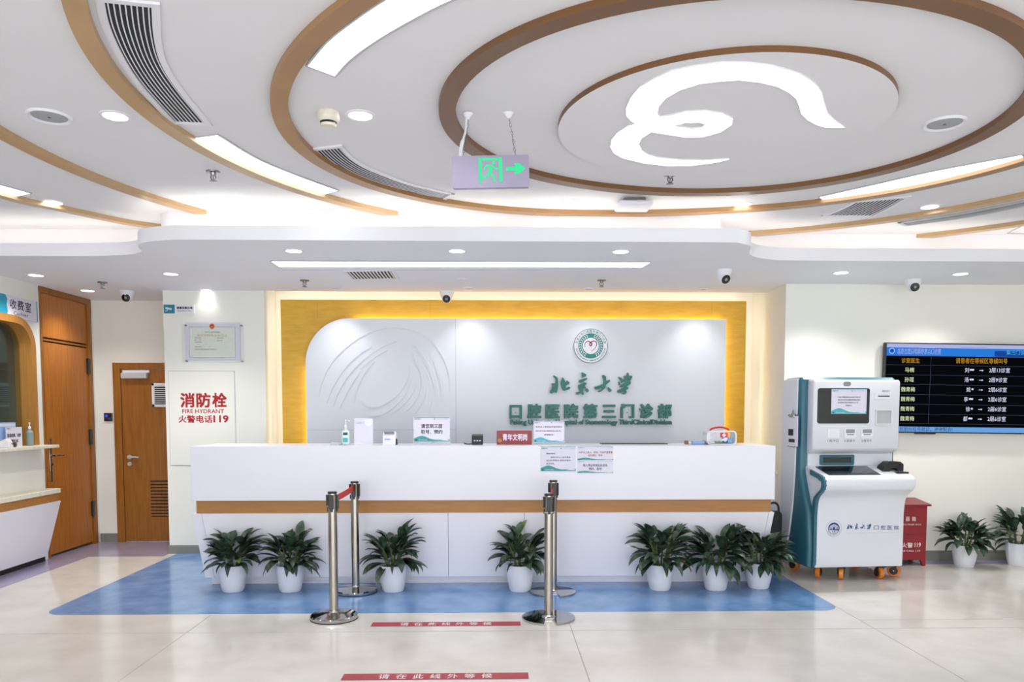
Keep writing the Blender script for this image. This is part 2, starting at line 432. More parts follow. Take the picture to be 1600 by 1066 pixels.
# hanging disc in the middle
b = MB(); pr = [(RC.x + 0.86 * math.cos(2 * PI * k / 96) , RC.y + 0.845 * math.sin(2 * PI * k / 96)) for k in range(96)]
b.loft([[(x, y, ZC + 0.005) for x, y in pr], [(x, y, ZC - 0.028) for x, y in pr]], 'brown laminate shaded', closed=True)
b.add([(x, y, ZC - 0.028) for x, y in pr], [tuple(range(96))], 'ceiling paint'); struct(b.build('trim_9', smooth=True, angle=40))
# walls
def wallbox(name, lo, hi, m='wall paint'): b = MB(); b.box(lo, hi, m); return struct(b.build(name))
wallbox('wall_back', (XL - 0.1, YB, 0), (-3.44, YB + 0.1, 2.9))
wallbox('wall_pillar', (-3.44, YP, 0), (-2.40, YB + 0.1, 2.9), 'pillar paint')
wallbox('wall_recess', (-2.40, 8.40, 0), (2.86, 8.5, 2.9))
wallbox('wall_screen', (2.86, YT, 0), (XR, YB + 0.1, 2.9))
wallbox('wall_right', (XR, YR, 0), (XR + 0.1, YB + 0.1, 3.2))
wallbox('wall_rear', (XL - 0.1, YR - 0.1, 2.85), (XR, YR, 3.2))
b = MB()
for k in range(8): x_ = XL + (XR - XL) * k / 7; b.box((x_ - 0.03, YR - 0.08, 0), (x_ + 0.03, YR - 0.02, 2.85), 'chrome dark')
b.box((XL, YR - 0.08, 2.2), (XR, YR - 0.02, 2.26), 'chrome dark'); struct(b.build('window_added'))  # assumed glazed front, added so daylight brightens ceiling and desk
# left wall with the cashier opening and the tall door opening
DW0, DW1 = 7.71, 8.66
def rr(y0, z0, y1, z1, r): return rounded(y0, z0, y1, z1, r, (0, 0, 1, 1), 8)
WY0, WY1, WZ0, WZ1 = 5.75, 7.59, 1.14, 2.40
b = MB()
V, F = fill_geo([[(YR, 0), (DW0, 0), (DW0, 3.2), (YR, 3.2)], rr(WY0, WZ0, WY1, WZ1, 0.28)], 0.05)
b.add(V, F, 'pillar paint', Matrix.Translation((XL - 0.05, 0, 0)) @ SIDE)
b.box((XL - 0.1, DW1, 0), (XL, YB + 0.1, 3.2), 'wall paint'); b.box((XL - 0.1, DW0, ZL - 0.02), (XL, DW1, 3.2), 'wall paint')
struct(b.build('wall_left'))
# cashier room behind the glass
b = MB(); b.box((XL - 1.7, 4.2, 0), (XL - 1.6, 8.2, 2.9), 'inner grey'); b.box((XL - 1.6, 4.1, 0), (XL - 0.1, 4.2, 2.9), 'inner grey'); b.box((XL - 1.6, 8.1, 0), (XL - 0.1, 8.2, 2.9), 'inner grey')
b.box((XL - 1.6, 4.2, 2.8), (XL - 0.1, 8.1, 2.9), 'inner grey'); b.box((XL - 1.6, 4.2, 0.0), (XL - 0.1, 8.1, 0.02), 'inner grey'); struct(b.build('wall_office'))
# window: wooden reveal frame and pane
win = struct(thing('window_1', '', '')) ; del win['label']; del win['category']
b = MB(); V, F = fill_geo([rr(WY0 - 0.005, WZ0, WY1 + 0.005, WZ1 + 0.005, 0.285), rr(WY0 + 0.065, WZ0 + 0.0, WY1 - 0.065, WZ1 - 0.065, 0.22)], 0.085)
b.add(V, F, 'frame wood', Matrix.Translation((XL - 0.06, 0, 0)) @ SIDE); b.build('window_frame', win)
b = MB(); b.box((XL - 0.10, WY0 + 0.055, WZ0), (XL - 0.092, WY1 - 0.055, WZ1 - 0.055), 'pane glass'); b.build('pane', win)
b = MB(); b.box((XL - 0.35, WY0 + 0.02, WZ0 - 0.01), (XL - 0.002, WY1 - 0.02, WZ0 + 0.012), 'cream stone'); b.build('window_sill', win)
lamp(win, (XL - 0.8, 6.6, 2.7), 60, 0.3, 150)  # unseen lamp added to lighten the grey room behind the glass
# tall door in the left wall
d = struct(thing('door_1', '', '', (XL, 0, 0))); del d['label']; del d['category']
b = MB(); b.box((-0.09, DW0, 0), (0.012, DW0 + 0.03, ZL), 'door wood dark', 0.003); b.box((-0.09, DW1 - 0.07, 0), (0.016, DW1, ZL), 'door wood dark', 0.003); b.box((-0.09, DW0, ZL - 0.06), (0.014, DW1, ZL), 'door wood dark', 0.003)
b.build('door_frame', d)
b = MB(); b.box((-0.06, DW0 + 0.03, 0.03), (-0.004, DW1 - 0.07, 2.20), 'door wood', 0.003); pan = b.build('door_panel', d)
b = MB(); b.box((-0.06, DW0 + 0.03, 2.215), (-0.008, DW1 - 0.07, 2.235), 'door wood dark', 0.002); b.build('transom_bar', d)
b = MB(); b.box((-0.06, DW0 + 0.03, 2.25), (-0.004, DW1 - 0.07, ZL - 0.06), 'door wood', 0.003); b.build('transom_panel', d)
b = MB(); b.box((-0.004, DW0 + 0.085, 0.78), (0.006, DW0 + 0.135, 1.22), 'steel', 0.006); b.tube([(0.004, DW0 + 0.11, 1.05), (0.05, DW0 + 0.11, 1.05), (0.055, DW0 + 0.13, 1.05), (0.055, DW0 + 0.24, 1.045)], 0.010, 'steel'); b.lathe([(0.012, 0), (0.012, 0.012)], 'chrome dark', 12, Matrix.Translation((0.006, DW0 + 0.11, 0.96)) @ Matrix.Rotation(PI / 2, 4, 'Y'))
b.build('door_handle', d, True)
for z in (0.32, 1.13, 1.92):
    b = MB(); b.box((-0.004, DW1 - 0.10, z), (0.022, DW1 - 0.055, z + 0.17), 'black plastic', 0.006); b.build('hinge', d)
# small door in the back wall
d = struct(thing('door_2', '', '', (0, YB, 0))); del d['label']; del d['category']
x0, x1, zt = -4.335, -3.36, 2.05
b = MB(); b.box((x0, -0.03, 0), (x0 + 0.085, 0.01, zt), 'door wood dark', 0.003); b.box((x1 - 0.06, -0.03, 0), (x1, 0.01, zt), 'door wood dark', 0.003); b.box((x0 + 0.086, -0.03, zt - 0.07), (x1 - 0.061, 0.01, zt), 'door wood dark', 0.003); b.build('door_frame', d)
b = MB(); b.box((x0 + 0.088, -0.016, 0.01), (x1 - 0.062, 0.02, zt - 0.075), 'door wood dark', 0.003); b.build('door_panel', d)
b = MB(); b.box((x0 + 0.11, -0.075, 1.87), (x0 + 0.40, -0.016, 1.935), 'grille grey', 0.008); b.box((x0 + 0.12, -0.05, 1.935), (x0 + 0.42, -0.03, 1.965), 'white plastic', 0.004); b.build('door_closer', d)
b = MB(); gx0, gz0, gx1, gz1 = -3.90, 1.55, -3.42, 1.82
for (a0, c0, a1, c1) in ((gx0, gz0, gx1, gz0 + 0.03), (gx0, gz1 - 0.03, gx1, gz1), (gx0, gz0, gx0 + 0.03, gz1), (gx1 - 0.03, gz0, gx1, gz1)): b.box((a0, -0.034, c0), (a1, -0.016, c1), 'white plastic', 0.003)
b.box((gx0 + 0.03, -0.020, gz0 + 0.03), (gx1 - 0.03, -0.0165, gz1 - 0.03), 'dark void')
for k in range(9): b.box((gx0 + 0.03, -0.032, gz0 + 0.042 + k * 0.0235), (gx1 - 0.03, -0.021, gz0 + 0.050 + k * 0.0235), 'white plastic')
b.build('vent_grille', d)
b = MB()
for k in range(11): b.box((-3.95, -0.026, 0.30 + k * 0.037), (-3.42, -0.014, 0.322 + k * 0.037), 'door wood dark', 0.003)
b.rect(-3.95, 0.29, -3.42, 0.71, 'dark void', 0, FACE, (0, -0.0165, 0)); b.build('louvre', d)
b = MB(); b.lathe([(0.026, 0), (0.026, 0.012)], 'grille grey', 16, Matrix.Translation((x0 + 0.16, -0.016, 0.98)) @ Matrix.Rotation(PI / 2, 4, 'X')); b.tube([(x0 + 0.16, -0.02, 0.98), (x0 + 0.16, -0.06, 0.98), (x0 + 0.28, -0.062, 0.978)], 0.010, 'grille grey')
b.lathe([(0.024, 0), (0.024, 0.01)], 'grille grey', 16, Matrix.Translation((x0 + 0.16, -0.016, 0.90)) @ Matrix.Rotation(PI / 2, 4, 'X')); b.build('door_handle', d, True)
b = MB(); b.box((XL - 0.2, DW0 - 0.05, 0), (XL - 0.12, DW1 + 0.05, 3.2), 'inner grey'); b.box((XL - 0.2, DW0 - 0.08, 0), (XL - 0.1, DW0 - 0.02, 3.2), 'inner grey'); b.box((XL - 0.2, DW1 + 0.02, 0), (XL - 0.1, DW1 + 0.08, 3.2), 'inner grey'); struct(b.build('door_light_block'))  # unseen shell added to block light leaking round the tall door
# baseboards
def base(name, lo, hi): b = MB(); b.box(lo, hi, 'baseboard grey', 0.002); struct(b.build(name))
base('baseboard_back', (-4.54, YB - 0.012, 0), (-4.335, YB, 0.10)); base('baseboard_pillar', (-3.45, YP - 0.012, 0), (-2.41, YP, 0.09))
base('baseboard_right', (2.86, YT - 0.012, 0), (XR, YT, 0.10)); base('baseboard_left', (XL, YR, 0), (XL + 0.012, 5.4, 0.10))

# ================================================================== CEILING FITTINGS
def panel_lamp(label, top, bot, z=ZC, name='ceiling_light', group=None, n=8, t=0.008):
    A = [on_z(x, y, z) if not isinstance(x, Vector) else x for x, y in top]; B = [on_z(x, y, z) if not isinstance(x, Vector) else x for x, y in bot]
    A = spline(A, n) if len(A) > 2 else A; B = spline(B, n) if len(B) > 2 else B
    c = sum(A + B, Vector()) / len(A + B)
    t_ = thing(name, label, 'ceiling light', (c.x, c.y, z), 0, group)
    A = resample(A, 25); B = resample(B, 25); L = lambda p: (p.x - c.x, p.y - c.y)
    d = MB(); d.loft([[(*L(p), -t) for p in A], [(*L(p), -t) for p in B]], 'lamp panel'); d.build('diffuser', t_)
    fr = MB(); loop = [Vector(L(p)) for p in A] + [Vector(L(p)) for p in B[::-1]]
    cc = sum(loop, Vector((0, 0))) / len(loop); n_ = len(loop); out = []
    for i, p in enumerate(loop):
        e1 = (p - loop[i - 1]); e2 = (loop[(i + 1) % n_] - p); s = Vector((0, 0))
        for e in (e1, e2):
            if e.length > 1e-6: s += Vector((e.y, -e.x)).normalized()
        out.append(p + s.normalized() * 0.012)
    area = sum(loop[i - 1].x * p.y - p.x * loop[i - 1].y for i, p in enumerate(loop))
    if area < 0: out = [p + (p - q) for p, q in zip(loop, out)]
    fr.loft([[(p.x, p.y, -t) for p in loop], [(p.x, p.y, -t - 0.002) for p in out], [(p.x, p.y, 0.002) for p in out]], 'grille grey', closed=True); fr.build('frame', t_)
    return t_
def resample(P, n):
    L = [0]
    for a, b_ in zip(P, P[1:]): L.append(L[-1] + (b_ - a).length)
    out = []; k = 0
    for i in range(n):
        s = L[-1] * i / (n - 1)
        while k < len(L) - 2 and L[k + 1] < s: k += 1
        out.append(P[k].lerp(P[k + 1], (s - L[k]) / max(L[k + 1] - L[k], 1e-9)))
    return out
panel_lamp('wide curved white light panel at the top, left of the green exit sign', [(481.4, 100.6), (512.6, 63.8), (550, 33.8), (599, 0), (655, -32), (715, -60)], [(523, 116.3), (542.6, 93.8), (576.4, 67.5), (625, 37.5), (696.4, 0), (770, -28), (835, -48)])
panel_lamp('long curved white light panel between the two curved air grilles on the left', [(307, 211.5), (339.6, 209.4), (400, 246), (456.3, 270.3), (527.5, 296.6)][1:], [(305.8, 213.9), (345, 240), (400, 267.5), (456.3, 288.2), (505, 302.2)])
panel_lamp('white light panel cut by the left edge of the picture, above a downlight', [(-120, 262), (-60, 273), (0, 287.9), (46.9, 301)], [(-140, 272), (-60, 287), (0, 300), (24.4, 305.3)])
panel_lamp('long white light panel on the right, above the slanted air grille', [(1281, 306.7), (1360, 289), (1450, 268.5), (1520, 255), (1596, 241)], [(1290, 314.5), (1370, 300), (1450, 284.4), (1530, 267), (1606, 250)])
panel_lamp('straight narrow white light panel in the lowered ceiling above the reception desk', [(424, 407.5), (1016, 409)], [(436, 415.5), (1003, 416.5)], ZL)
for (lab, a, rr_) in (('unseen curved light panel added on the ceiling behind the camera, far side', (262, 300), 2.95), ('unseen curved light panel added on the ceiling behind the camera, right side', (318, 345), 2.6)):
    V1 = [(RC + Vector((math.cos(R(a[0] + (a[1] - a[0]) * k / 8)), math.sin(R(a[0] + (a[1] - a[0]) * k / 8)))) * rr_).to_3d() for k in range(9)]
    V2 = [(RC + (v.to_2d() - RC) * (1 - 0.2 / rr_)).to_3d() for v in V1]
    panel_lamp(lab, [(v, 0) for v in V1], [(v, 0) for v in V2])  # out-of-view panels, added to light the desk front and floor
# flourish lamp on the disc
OUT = [(1319.5,199.5),(1304.5,188.8),(1293,177.5),(1287.6,160.7),(1283.9,145.7),(1276.3,134.4),(1265,125),(1250,116.6),(1229.4,110),(1205,103.5),(1167.5,99.1),(1126,98.8),(1085,104.4),(1047.6,111.9),(1019.5,125),(998.8,137.2),(985.7,153.2),(978.2,170),(979,181.3),(985.7,188.8),(993.2,193.5),(980,198.2),(965,207.6),(955.7,218.8),(953.8,230),(959.4,239.5),(972.6,247),(1006.4,255.2),(1044,259.7),(1081.4,258.9),(1119,254),(1139.6,249),(1100,251.4),(1062.7,250.7),(1032.6,247.7),(1013.9,243),(1002.6,235.6),(998,225),(1002.6,215.8),(1017.6,206.4),(1040,210),(1070,214.6),(1100,213.9),(1126.5,206.4),(1143.3,195),(1145,185.7),(1130,178.2),(1100,173.7),(1070,175.6),(1044,182),(1032.6,183.9),(1027,178.2),(1029,167),(1040,153.8),(1062.7,140.7),(1092.7,131.3),(1122.7,127.6),(1154.4,125.4),(1186,128.8),(1214.4,135.4),(1233,144.8),(1244.5,155),(1249,166.3),(1252,177.6),(1261,187),(1276.3,195.4),(1291,199.5)]
HOLE = [(1051,197),(1070,192.5),(1092.7,191.4),(1102,194.4),(1096.4,199.6),(1081.4,201.9),(1066,199.6)]
zd = ZC - 0.036; c0 = on_z(1130, 170, zd)
t = thing('ceiling_light', 'large white glowing ribbon flourish on the round ceiling disc', 'ceiling light', (c0.x, c0.y, zd))
L1 = [(on_z(x, y, zd) - c0).to_2d() for x, y in OUT]; L2 = [(on_z(x, y, zd) - c0).to_2d() for x, y in HOLE]
V, F = fill_geo([L1, L2]); b = MB(); b.add([(v.x, v.y, 0) for v in V], F, 'lamp panel'); b.build('diffuser', t)
b = MB()
for L in (L1, L2): b.loft([[(p[0], p[1], 0) for p in L], [(p[0], p[1], 0.008) for p in L]], 'white plastic', closed=True)
b.build('rim', t)
# recessed downlights
def downlight(px, py, z, label, watts=SPOT, r=0.062, group='round recessed downlights', ang=120):
    p = on_z(px, py, z)
    t = thing('downlight', label, 'ceiling light', (p.x, p.y, z), 0, group)
    b = MB(); b.lathe([(r - 0.004, -0.001), (r, -0.006), (r + 0.014, -0.004), (r + 0.016, 0.001)], 'white plastic', 32); b.build('trim_ring', t, True)
    b = MB(); b.lathe([(0.0, -0.003), (r - 0.002, -0.003)], 'lamp disc', 32); b.build('lens', t)
    if watts: lamp(t, (0, 0, -0.02), watts, 0.05, ang)
    return t
for a in ((180, 181, ZC, 'round downlight between the grey speaker and the large striped air grille', 26), (563, 180, ZC, 'round downlight beside the smoke detector'),
          (83, 316, ZC, 'small round downlight below the light panel at the left edge', 26), (346, 314, ZC, 'round downlight under the sprinkler on the left ceiling', 26),
          (620, 314, ZC, 'round downlight below the curved grille left of the exit sign'), (892, 315, ZC, 'round downlight left of the white access point on the ceiling'),
          (1160, 319, ZC, 'round downlight right of the white access point, under the big ring', 26), (1453, 323, ZC, 'round downlight right of the slanted air grille', 26),
          (459, 392, ZL, 'downlight above the left end of the straight light panel', 26), (714, 392, ZL, 'downlight above the middle of the straight light panel', 26), (970, 393, ZL, 'downlight above the right end of the straight light panel', 26),
          (56, 430, ZL, 'downlight above the cashier sign', 40), (137, 454, ZL, 'downlight beside the top of the tall wooden door', 40), (267, 428, ZL, 'downlight in front of the pillar with the fire hydrant door', 95),
          (1314, 426, ZL, 'downlight in the low ceiling left of the camera over the wall screen', 85), (1501, 428, ZL, 'downlight in the low ceiling right of the camera over the wall screen', 85)):
    downlight(*a)
downlight(322, 453.5, ZL, 'downlight close to the wall above the framed certificate', 5, 0.05)
def washer(px, py, label, watts=19):
    p = on_z(px, py, ZL); p.y = 7.76; t = thing('downlight', label, 'ceiling light', (p.x, p.y, ZL), 0, 'small wall washers above the feature wall')
    b = MB(); b.lathe([(0.03, -0.001), (0.034, -0.01), (0.05, -0.006), (0.052, 0.001)], 'white plastic', 24); b.build('trim_ring', t, True)
    b = MB(); b.lathe([(0.0, -0.002), (0.031, -0.002)], 'grille grey', 24); b.build('lens', t)
    lamp(t, (0, 0, -0.02), watts, 0.04, 92, (1, 1, 1), 1.0, (R(9), 0, 0)); return t
washer(537, 459, 'tiny spotlight above the round relief on the feature wall'); washer(734, 458, 'tiny spotlight right of the camera over the feature wall')
washer(914, 459, 'tiny spotlight above the round green emblem', 8); washer(1084, 460, 'tiny spotlight above the right end of the feature wall')
p = on_z(722, 436, ZL); b = MB(); b.lathe([(0.0, -0.012), (0.045, -0.012), (0.055, 0)], 'white plastic', 24); o = b.build('sensor_disc', None, True); o.location = p
tag(o, 'small flat white disc on the low ceiling above the dome camera', 'sensor')
def sprinkler(px, py, z, label):
    p = on_z(px, py, z); t = thing('sprinkler', label, 'sprinkler', (p.x, p.y, z), 0, 'fire sprinklers on the ceiling')
    b = MB(); b.lathe([(0.045, 0), (0.042, -0.008), (0.02, -0.010), (0.016, -0.025), (0.0, -0.026)], 'chrome dark', 20); b.build('escutcheon', t, True)
    b = MB()
    for s in (-1, 1): b.tube([(0.012 * s, 0, -0.02), (0.016 * s, 0, -0.04), (0.004 * s, 0, -0.06)], 0.004, 'chrome dark', 6)
    b.lathe([(0.003, -0.02), (0.003, -0.055)], 'chrome dark', 8); b.build('frame_arms', t, True)
    b = MB(); b.lathe([(0.0, -0.060), (0.024, -0.061), (0.025, -0.064), (0.0, -0.066)], 'chrome dark', 20); b.build('deflector', t, True)
for a in ((333, 268, ZC, 'small sprinkler on the left ceiling beside a curved light panel'), (1047, 272, ZC - 0.0, 'small sprinkler under the glowing flourish'), (160, 441, ZL, 'small sprinkler near the tall wooden door'),
          (476, 438, ZL, 'small sprinkler below the left end of the straight light panel'), (940, 438, ZL, 'small sprinkler below the right half of the straight light panel')): sprinkler(*a)
p = on_z(513, 176, ZC); t = thing('smoke_detector', 'round cream smoke detector on the ceiling', 'smoke detector', (p.x, p.y, ZC))
b = MB(); b.lathe([(0.058, 0), (0.058, -0.03), (0.054, -0.042), (0.044, -0.05)], 'cream stone', 32); b.build('body', t, True)
b = MB(); b.lathe([(0.044, -0.05), (0.040, -0.053), (0.040, -0.060)], 'black plastic', 32); b.build('vent_slot', t, True)
b = MB(); b.lathe([(0.042, -0.060), (0.036, -0.072), (0.0, -0.074)], 'cream stone', 32); b.build('cap', t, True)
for px, py, lab in ((77, 181, 'round grey ceiling speaker in the upper left corner'), (1476, 192, 'round grey ceiling speaker right of the big disc')):
    p = on_z(px, py, ZC); t = thing('ceiling_speaker', lab, 'speaker', (p.x, p.y, ZC), 0, 'round ceiling speakers')
    b = MB(); b.lathe([(0.085, -0.004), (0.10, -0.012), (0.108, 0)], 'white plastic', 40); b.build('rim', t, True)
    b = MB(); b.lathe([(0.0, -0.008), (0.06, -0.0075), (0.088, -0.004)], 'speaker mesh', 40); b.lathe([(0.008, -0.0095), (0.0, -0.0098)], 'chrome dark', 12); b.build('grille', t, True)
p = on_z(990, 312, ZC); t = thing('access_point', 'white rounded wireless access point on the ceiling below the big ring', 'access point', (p.x, p.y, ZC))
b = MB(); b.box((-0.08, -0.06, -0.03), (0.08, 0.06, 0), 'baseboard grey', 0.008); b.build('mount', t)
b = MB(); b.box((-0.125, -0.11, -0.065), (0.125, 0.11, -0.03), 'white plastic', 0.016, 4); b.build('shell', t, True)
# dome cameras
def camera_dome(px, py, z, label, aim):
    p = on_z(px, py, z); t = thing('dome_camera', label, 'camera', (p.x, p.y, z), 0, 'white ceiling security cameras')
    b = MB(); b.lathe([(0.075, 0), (0.074, -0.018), (0.062, -0.05), (0.055, -0.06), (0.0, -0.06)], 'white plastic', 32); b.build('base', t, True)
    q = Matrix.Translation((0, 0, -0.062)) @ Euler(aim).to_matrix().to_4x4()
    b = MB(); b.lathe([(0.0, -0.05), (0.03, -0.046), (0.05, -0.02), (0.054, 0.01), (0.048, 0.04), (0.042, 0.052)], 'white plastic', 28, q); b.build('ball', t, True)
    b = MB(); b.lathe([(0.042, 0.050), (0.040, 0.056), (0.0, 0.058)], 'black glass', 28, q); b.lathe([(0.014, 0.058), (0.012, 0.062), (0.0, 0.063)], 'grey plastic', 16, q); b.build('lens', t, True)
camera_dome(698, 456, ZL, 'white ceiling camera in front of the gold band of the feature wall', (R(112), 0, 0))
camera_dome(1130, 422, ZL, 'white ceiling camera at the right, under the curved corner of the fascia', (R(125), R(-25), 0))
camera_dome(199, 455, ZL, 'white ceiling camera above the small brown door', (R(105), 0, R(6)))
camera_dome(1427, 437, ZL, 'white ceiling camera above the wall screen', (R(108), 0, R(-10)))
# air grilles
def grille(label, A, B, z, nslat, ends=0.02, slat='white plastic', void='dark void', w=0.45):
    A = [on_z(x, y, z) for x, y in A]; B = [on_z(x, y, z) for x, y in B]
    A = resample(spline(A, 8), 25); B = resample(spline(B, 8), 25); c = sum(A + B, Vector()) / 50
    t = thing('air_grille', label, 'air vent', (c.x, c.y, z), 0, 'air grilles in the ceiling')
    at = lambda i, u, dz: tuple((A[i].lerp(B[i], u) - c)[:2]) + (dz,)
    b = MB(); b.loft([[at(i, 0, -0.001) for i in range(25)], [at(i, 1, -0.001) for i in range(25)]], void); b.build('duct', t)
    wd = (A[12] - B[12]).length; e = 0.028 / wd
    b = MB()
    for u0, u1 in ((-e, 0.0), (1.0, 1 + e)): b.loft([[at(i, u0, 0.001) for i in range(25)], [at(i, u0, -0.010) for i in range(25)], [at(i, u1, -0.010) for i in range(25)], [at(i, u1, -0.001) for i in range(25)]], slat)
    for i, j in ((0, 1), (24, 23)):
        d_ = (A[i] - A[j]).normalized() * 0.028
        q = [A[i].lerp(B[i], -e) - c, A[i].lerp(B[i], 1 + e) - c]; q2 = [v + d_ for v in q]
        b.loft([[(v.x, v.y, -0.001) for v in q], [(v.x, v.y, -0.010) for v in q], [(v.x, v.y, -0.010) for v in q2], [(v.x, v.y, 0.001) for v in q2]], slat)
    b.build('frame', t)
    b = MB()
    for k in range(nslat):
        u0 = (k + 0.5 - w / 2) / nslat; u1 = (k + 0.5 + w / 2) / nslat
        b.loft([[at(i, u0, -0.002) for i in range(25)], [at(i, u0, -0.005) for i in range(25)], [at(i, u1, -0.005) for i in range(25)], [at(i, u1, -0.002) for i in range(25)]], slat)
    b.build('slats', t); return t
grille('large dark striped curved air grille at the top left', [(163, 0), (172.6, 41), (195, 90), (225, 135), (274, 189.5)], [(236.4, 8), (240, 56), (251.4, 97.6), (277.7, 138.8), (320.8, 191.4)], ZC, 8, w=0.26)
grille('long curved striped air grille left of the exit sign', [(491, 233.4), (512.5, 252.5), (540.7, 270.4), (568.8, 282.5), (606.3, 293.8), (643.9, 302.3), (690.8, 310.3)], [(531.3, 229), (546.3, 245), (568.8, 260), (597, 272.2), (634.5, 286.3), (672, 295.7), (703, 302.5)], ZC, 8, w=0.24)
grille('slanted grey air grille right of the big ring, under the right light panel', [(1292, 335.5), (1316, 326), (1336, 315)], [(1362, 336.5), (1390, 322), (1414, 308)], ZC, 12, w=0.3)
grille('long thin grey air slot at the right edge of the ceiling', [(1410, 347), (1500, 333), (1600, 313.4), (1700, 292)], [(1418, 350.6), (1505, 338.5), (1600, 320), (1710, 297)], ZC, 2, w=0.2, void='mid void', slat='grille grey')
grille('short striped air grille in the lowered ceiling behind the straight light panel', [(541, 423.3), (547, 429.5), (553.5, 436)], [(611, 422.3), (614.5, 428), (619, 434.5)], ZL, 13, w=0.42)
p = [on_z(*q, ZC) for q in ((1574, 364), (1604, 349), (1660, 351), (1640, 366))]; b = MB(); cc = sum(p, Vector()) / 4
for i in range(4):
    a_, b_ = p[i] - cc, p[(i + 1) % 4] - cc; b.tube([(a_.x, a_.y, -0.002), (b_.x, b_.y, -0.002)], 0.006, 'grille grey', 4)
o = b.build('ceiling_hatch'); o.location = cc; tag(o, 'thin frame of a ceiling access hatch at the right edge', 'hatch')
# exit sign
s0 = on_y(766.5, 268, 3.95)
t = thing('exit_sign', 'grey hanging emergency exit sign with glowing green running figure and arrow', 'exit sign', s0, 0, None, 0, R(-1.5))
S = lambda cx, cy: ((660 + cx / 5.33 - 766.5) / FPX * 3.95, -(150 + cy / 5.33 - 268) / FPX * 3.95)
b = MB(); x0, z0 = S(255, 765); x1, z1 = S(882, 508); 
mat('sign body', '#aaa4ba', 0.3, metal=0.5, var=0.03); b.fill([rounded(x0, z0, x1, z1, 0.012)], 'sign body', 0.028, FACE, (0, -0.014, 0)); b.build('housing', t)
b = MB()
for q in ((472, 528, 497, 718), (635, 528, 662, 718), (500, 530, 632, 547)): u0, w1 = S(q[0], q[1]); u1, w0 = S(q[2], q[3]); b.rect(u0, w0, u1, w1, 'exit green', 0.002, FACE, (0, -0.016, 0))
b.fill([[S(593 + 13 * math.cos(a * PI / 8), 568 + 13 * math.sin(a * PI / 8)) for a in range(16)]], 'exit green', 0.002, FACE, (0, -0.016, 0))
for pts, w_ in (([(572, 592), (535, 586), (516, 618)], 14), ([(575, 588), (560, 650)], 30), ([(585, 592), (606, 614), (634, 616)], 14), ([(562, 642), (592, 678), (598, 716)], 17), ([(556, 642), (540, 680), (498, 682)], 17)):
    b.stroke([Vector(S(*q)) for q in pts], w_ / 5.33 / FPX * 3.95, 'exit green', 0.002, FACE, (0, -0.016, 0))
b.fill([[S(*q) for q in ((693, 603), (775, 603), (758, 575), (800, 575), (852, 617), (800, 658), (758, 658), (775, 632), (693, 632))]], 'exit green', 0.002, FACE, (0, -0.016, 0)); b.build('pictogram', t)
for px in (733, 797):
    m_ = on_z(px, 177, ZC) - s0; e_ = (S(348, 510) if px == 733 else S(775, 508))
    b = MB(); b.lathe([(0.030, 0), (0.028, -0.006), (0.008, -0.03), (0.0, -0.03)], 'white plastic', 20, Matrix.Translation(m_)); 
    n_ = 9; A_ = m_ + Vector((0.004, 0, -0.03)); B_ = Vector((e_[0], 0, e_[1]))
    b.build('ceiling_rose', t, True); b = MB()
    for k in range(n_):
        a_, c_ = A_.lerp(B_, k / n_), A_.lerp(B_, (k + 1.12) / n_); q = Vector((0.004, 0, 0)) if k % 2 else Vector((0, 0.004, 0))
        b.tube([a_, a_ + q + (c_ - a_) * 0.2, a_ + q + (c_ - a_) * 0.8, c_, c_ - q - (c_ - a_) * 0.2, a_ - q + (c_ - a_) * 0.2, a_], 0.0014, 'chrome dark', 5)
    b.build('chain', t)
    if px == 733:
        b = MB(); e2 = S(325, 512); b.tube(spline([m_ + Vector((-0.006, 0, -0.02)), m_.lerp(Vector((e2[0], 0, e2[1])), 0.4) + Vector((0.004, 0, 0)), m_.lerp(Vector((e2[0], 0, e2[1])), 0.75) + Vector((-0.004, 0, 0)), Vector((e2[0], 0, e2[1]))], 6), [0.006] * 10 + [0.010] * 9, 'white plastic', 8); b.build('cable_sleeve', t, True)
# ================================================================== FEATURE WALL
def box_px(x0, y0, x1, y1, y):      # pixel rectangle -> (x0, z0, x1, z1) on the plane at depth y
    a = on_y(x0, y1, y); b_ = on_y(x1, y0, y); return a.x, a.z, b_.x, b_.z
YG, YW = 8.14, 8.06
gx0, _, gx1, gz1 = box_px(442, 470.5, 1166.5, 690, YG)
wx0, _, wx1, wz1 = box_px(479.5, 499, 1135, 690, YW)
t = thing('feature_wall', 'white panel with a rounded corner on a glowing gold backing behind the desk', 'wall panel', ((gx0 + gx1) / 2, YG, 0)); cx = (gx0 + gx1) / 2
b = MB(); b.box((gx0 - cx, 0, 0.05), (gx1 - cx, 0.03, gz1), 'gold laminate', 0.002)
for px in (496, 672, 970, 1112): q = on_y(px, 480, YG).x - cx; b.box((q - 0.001, -0.0006, wz1 + 0.01), (q + 0.001, 0.001, gz1 - 0.002), 'counter wood')
b.build('gold_backing', t)
dy = YW - YG
b = MB(); b.fill([rounded(wx0 - cx, 0.05, wx1 - cx, wz1, 0.47, (0, 0, 0, 1), 16)], 'white lacquer matte', 0.03, FACE, (0, dy, 0)); b.build('white_board', t)
b = MB(); q = on_y(712, 560, YW).x - cx; b.box((q - 0.002, dy - 0.0008, 0.9), (q + 0.002, dy + 0.001, wz1), 'seam grey'); q2 = on_y(600, 672, YW).z; b.box((wx0 - cx, dy - 0.0008, q2 - 0.0015), (q, dy + 0.001, q2 + 0.0015), 'seam grey'); b.build('panel_joint', t)
b = MB(); zz = dy + 0.045
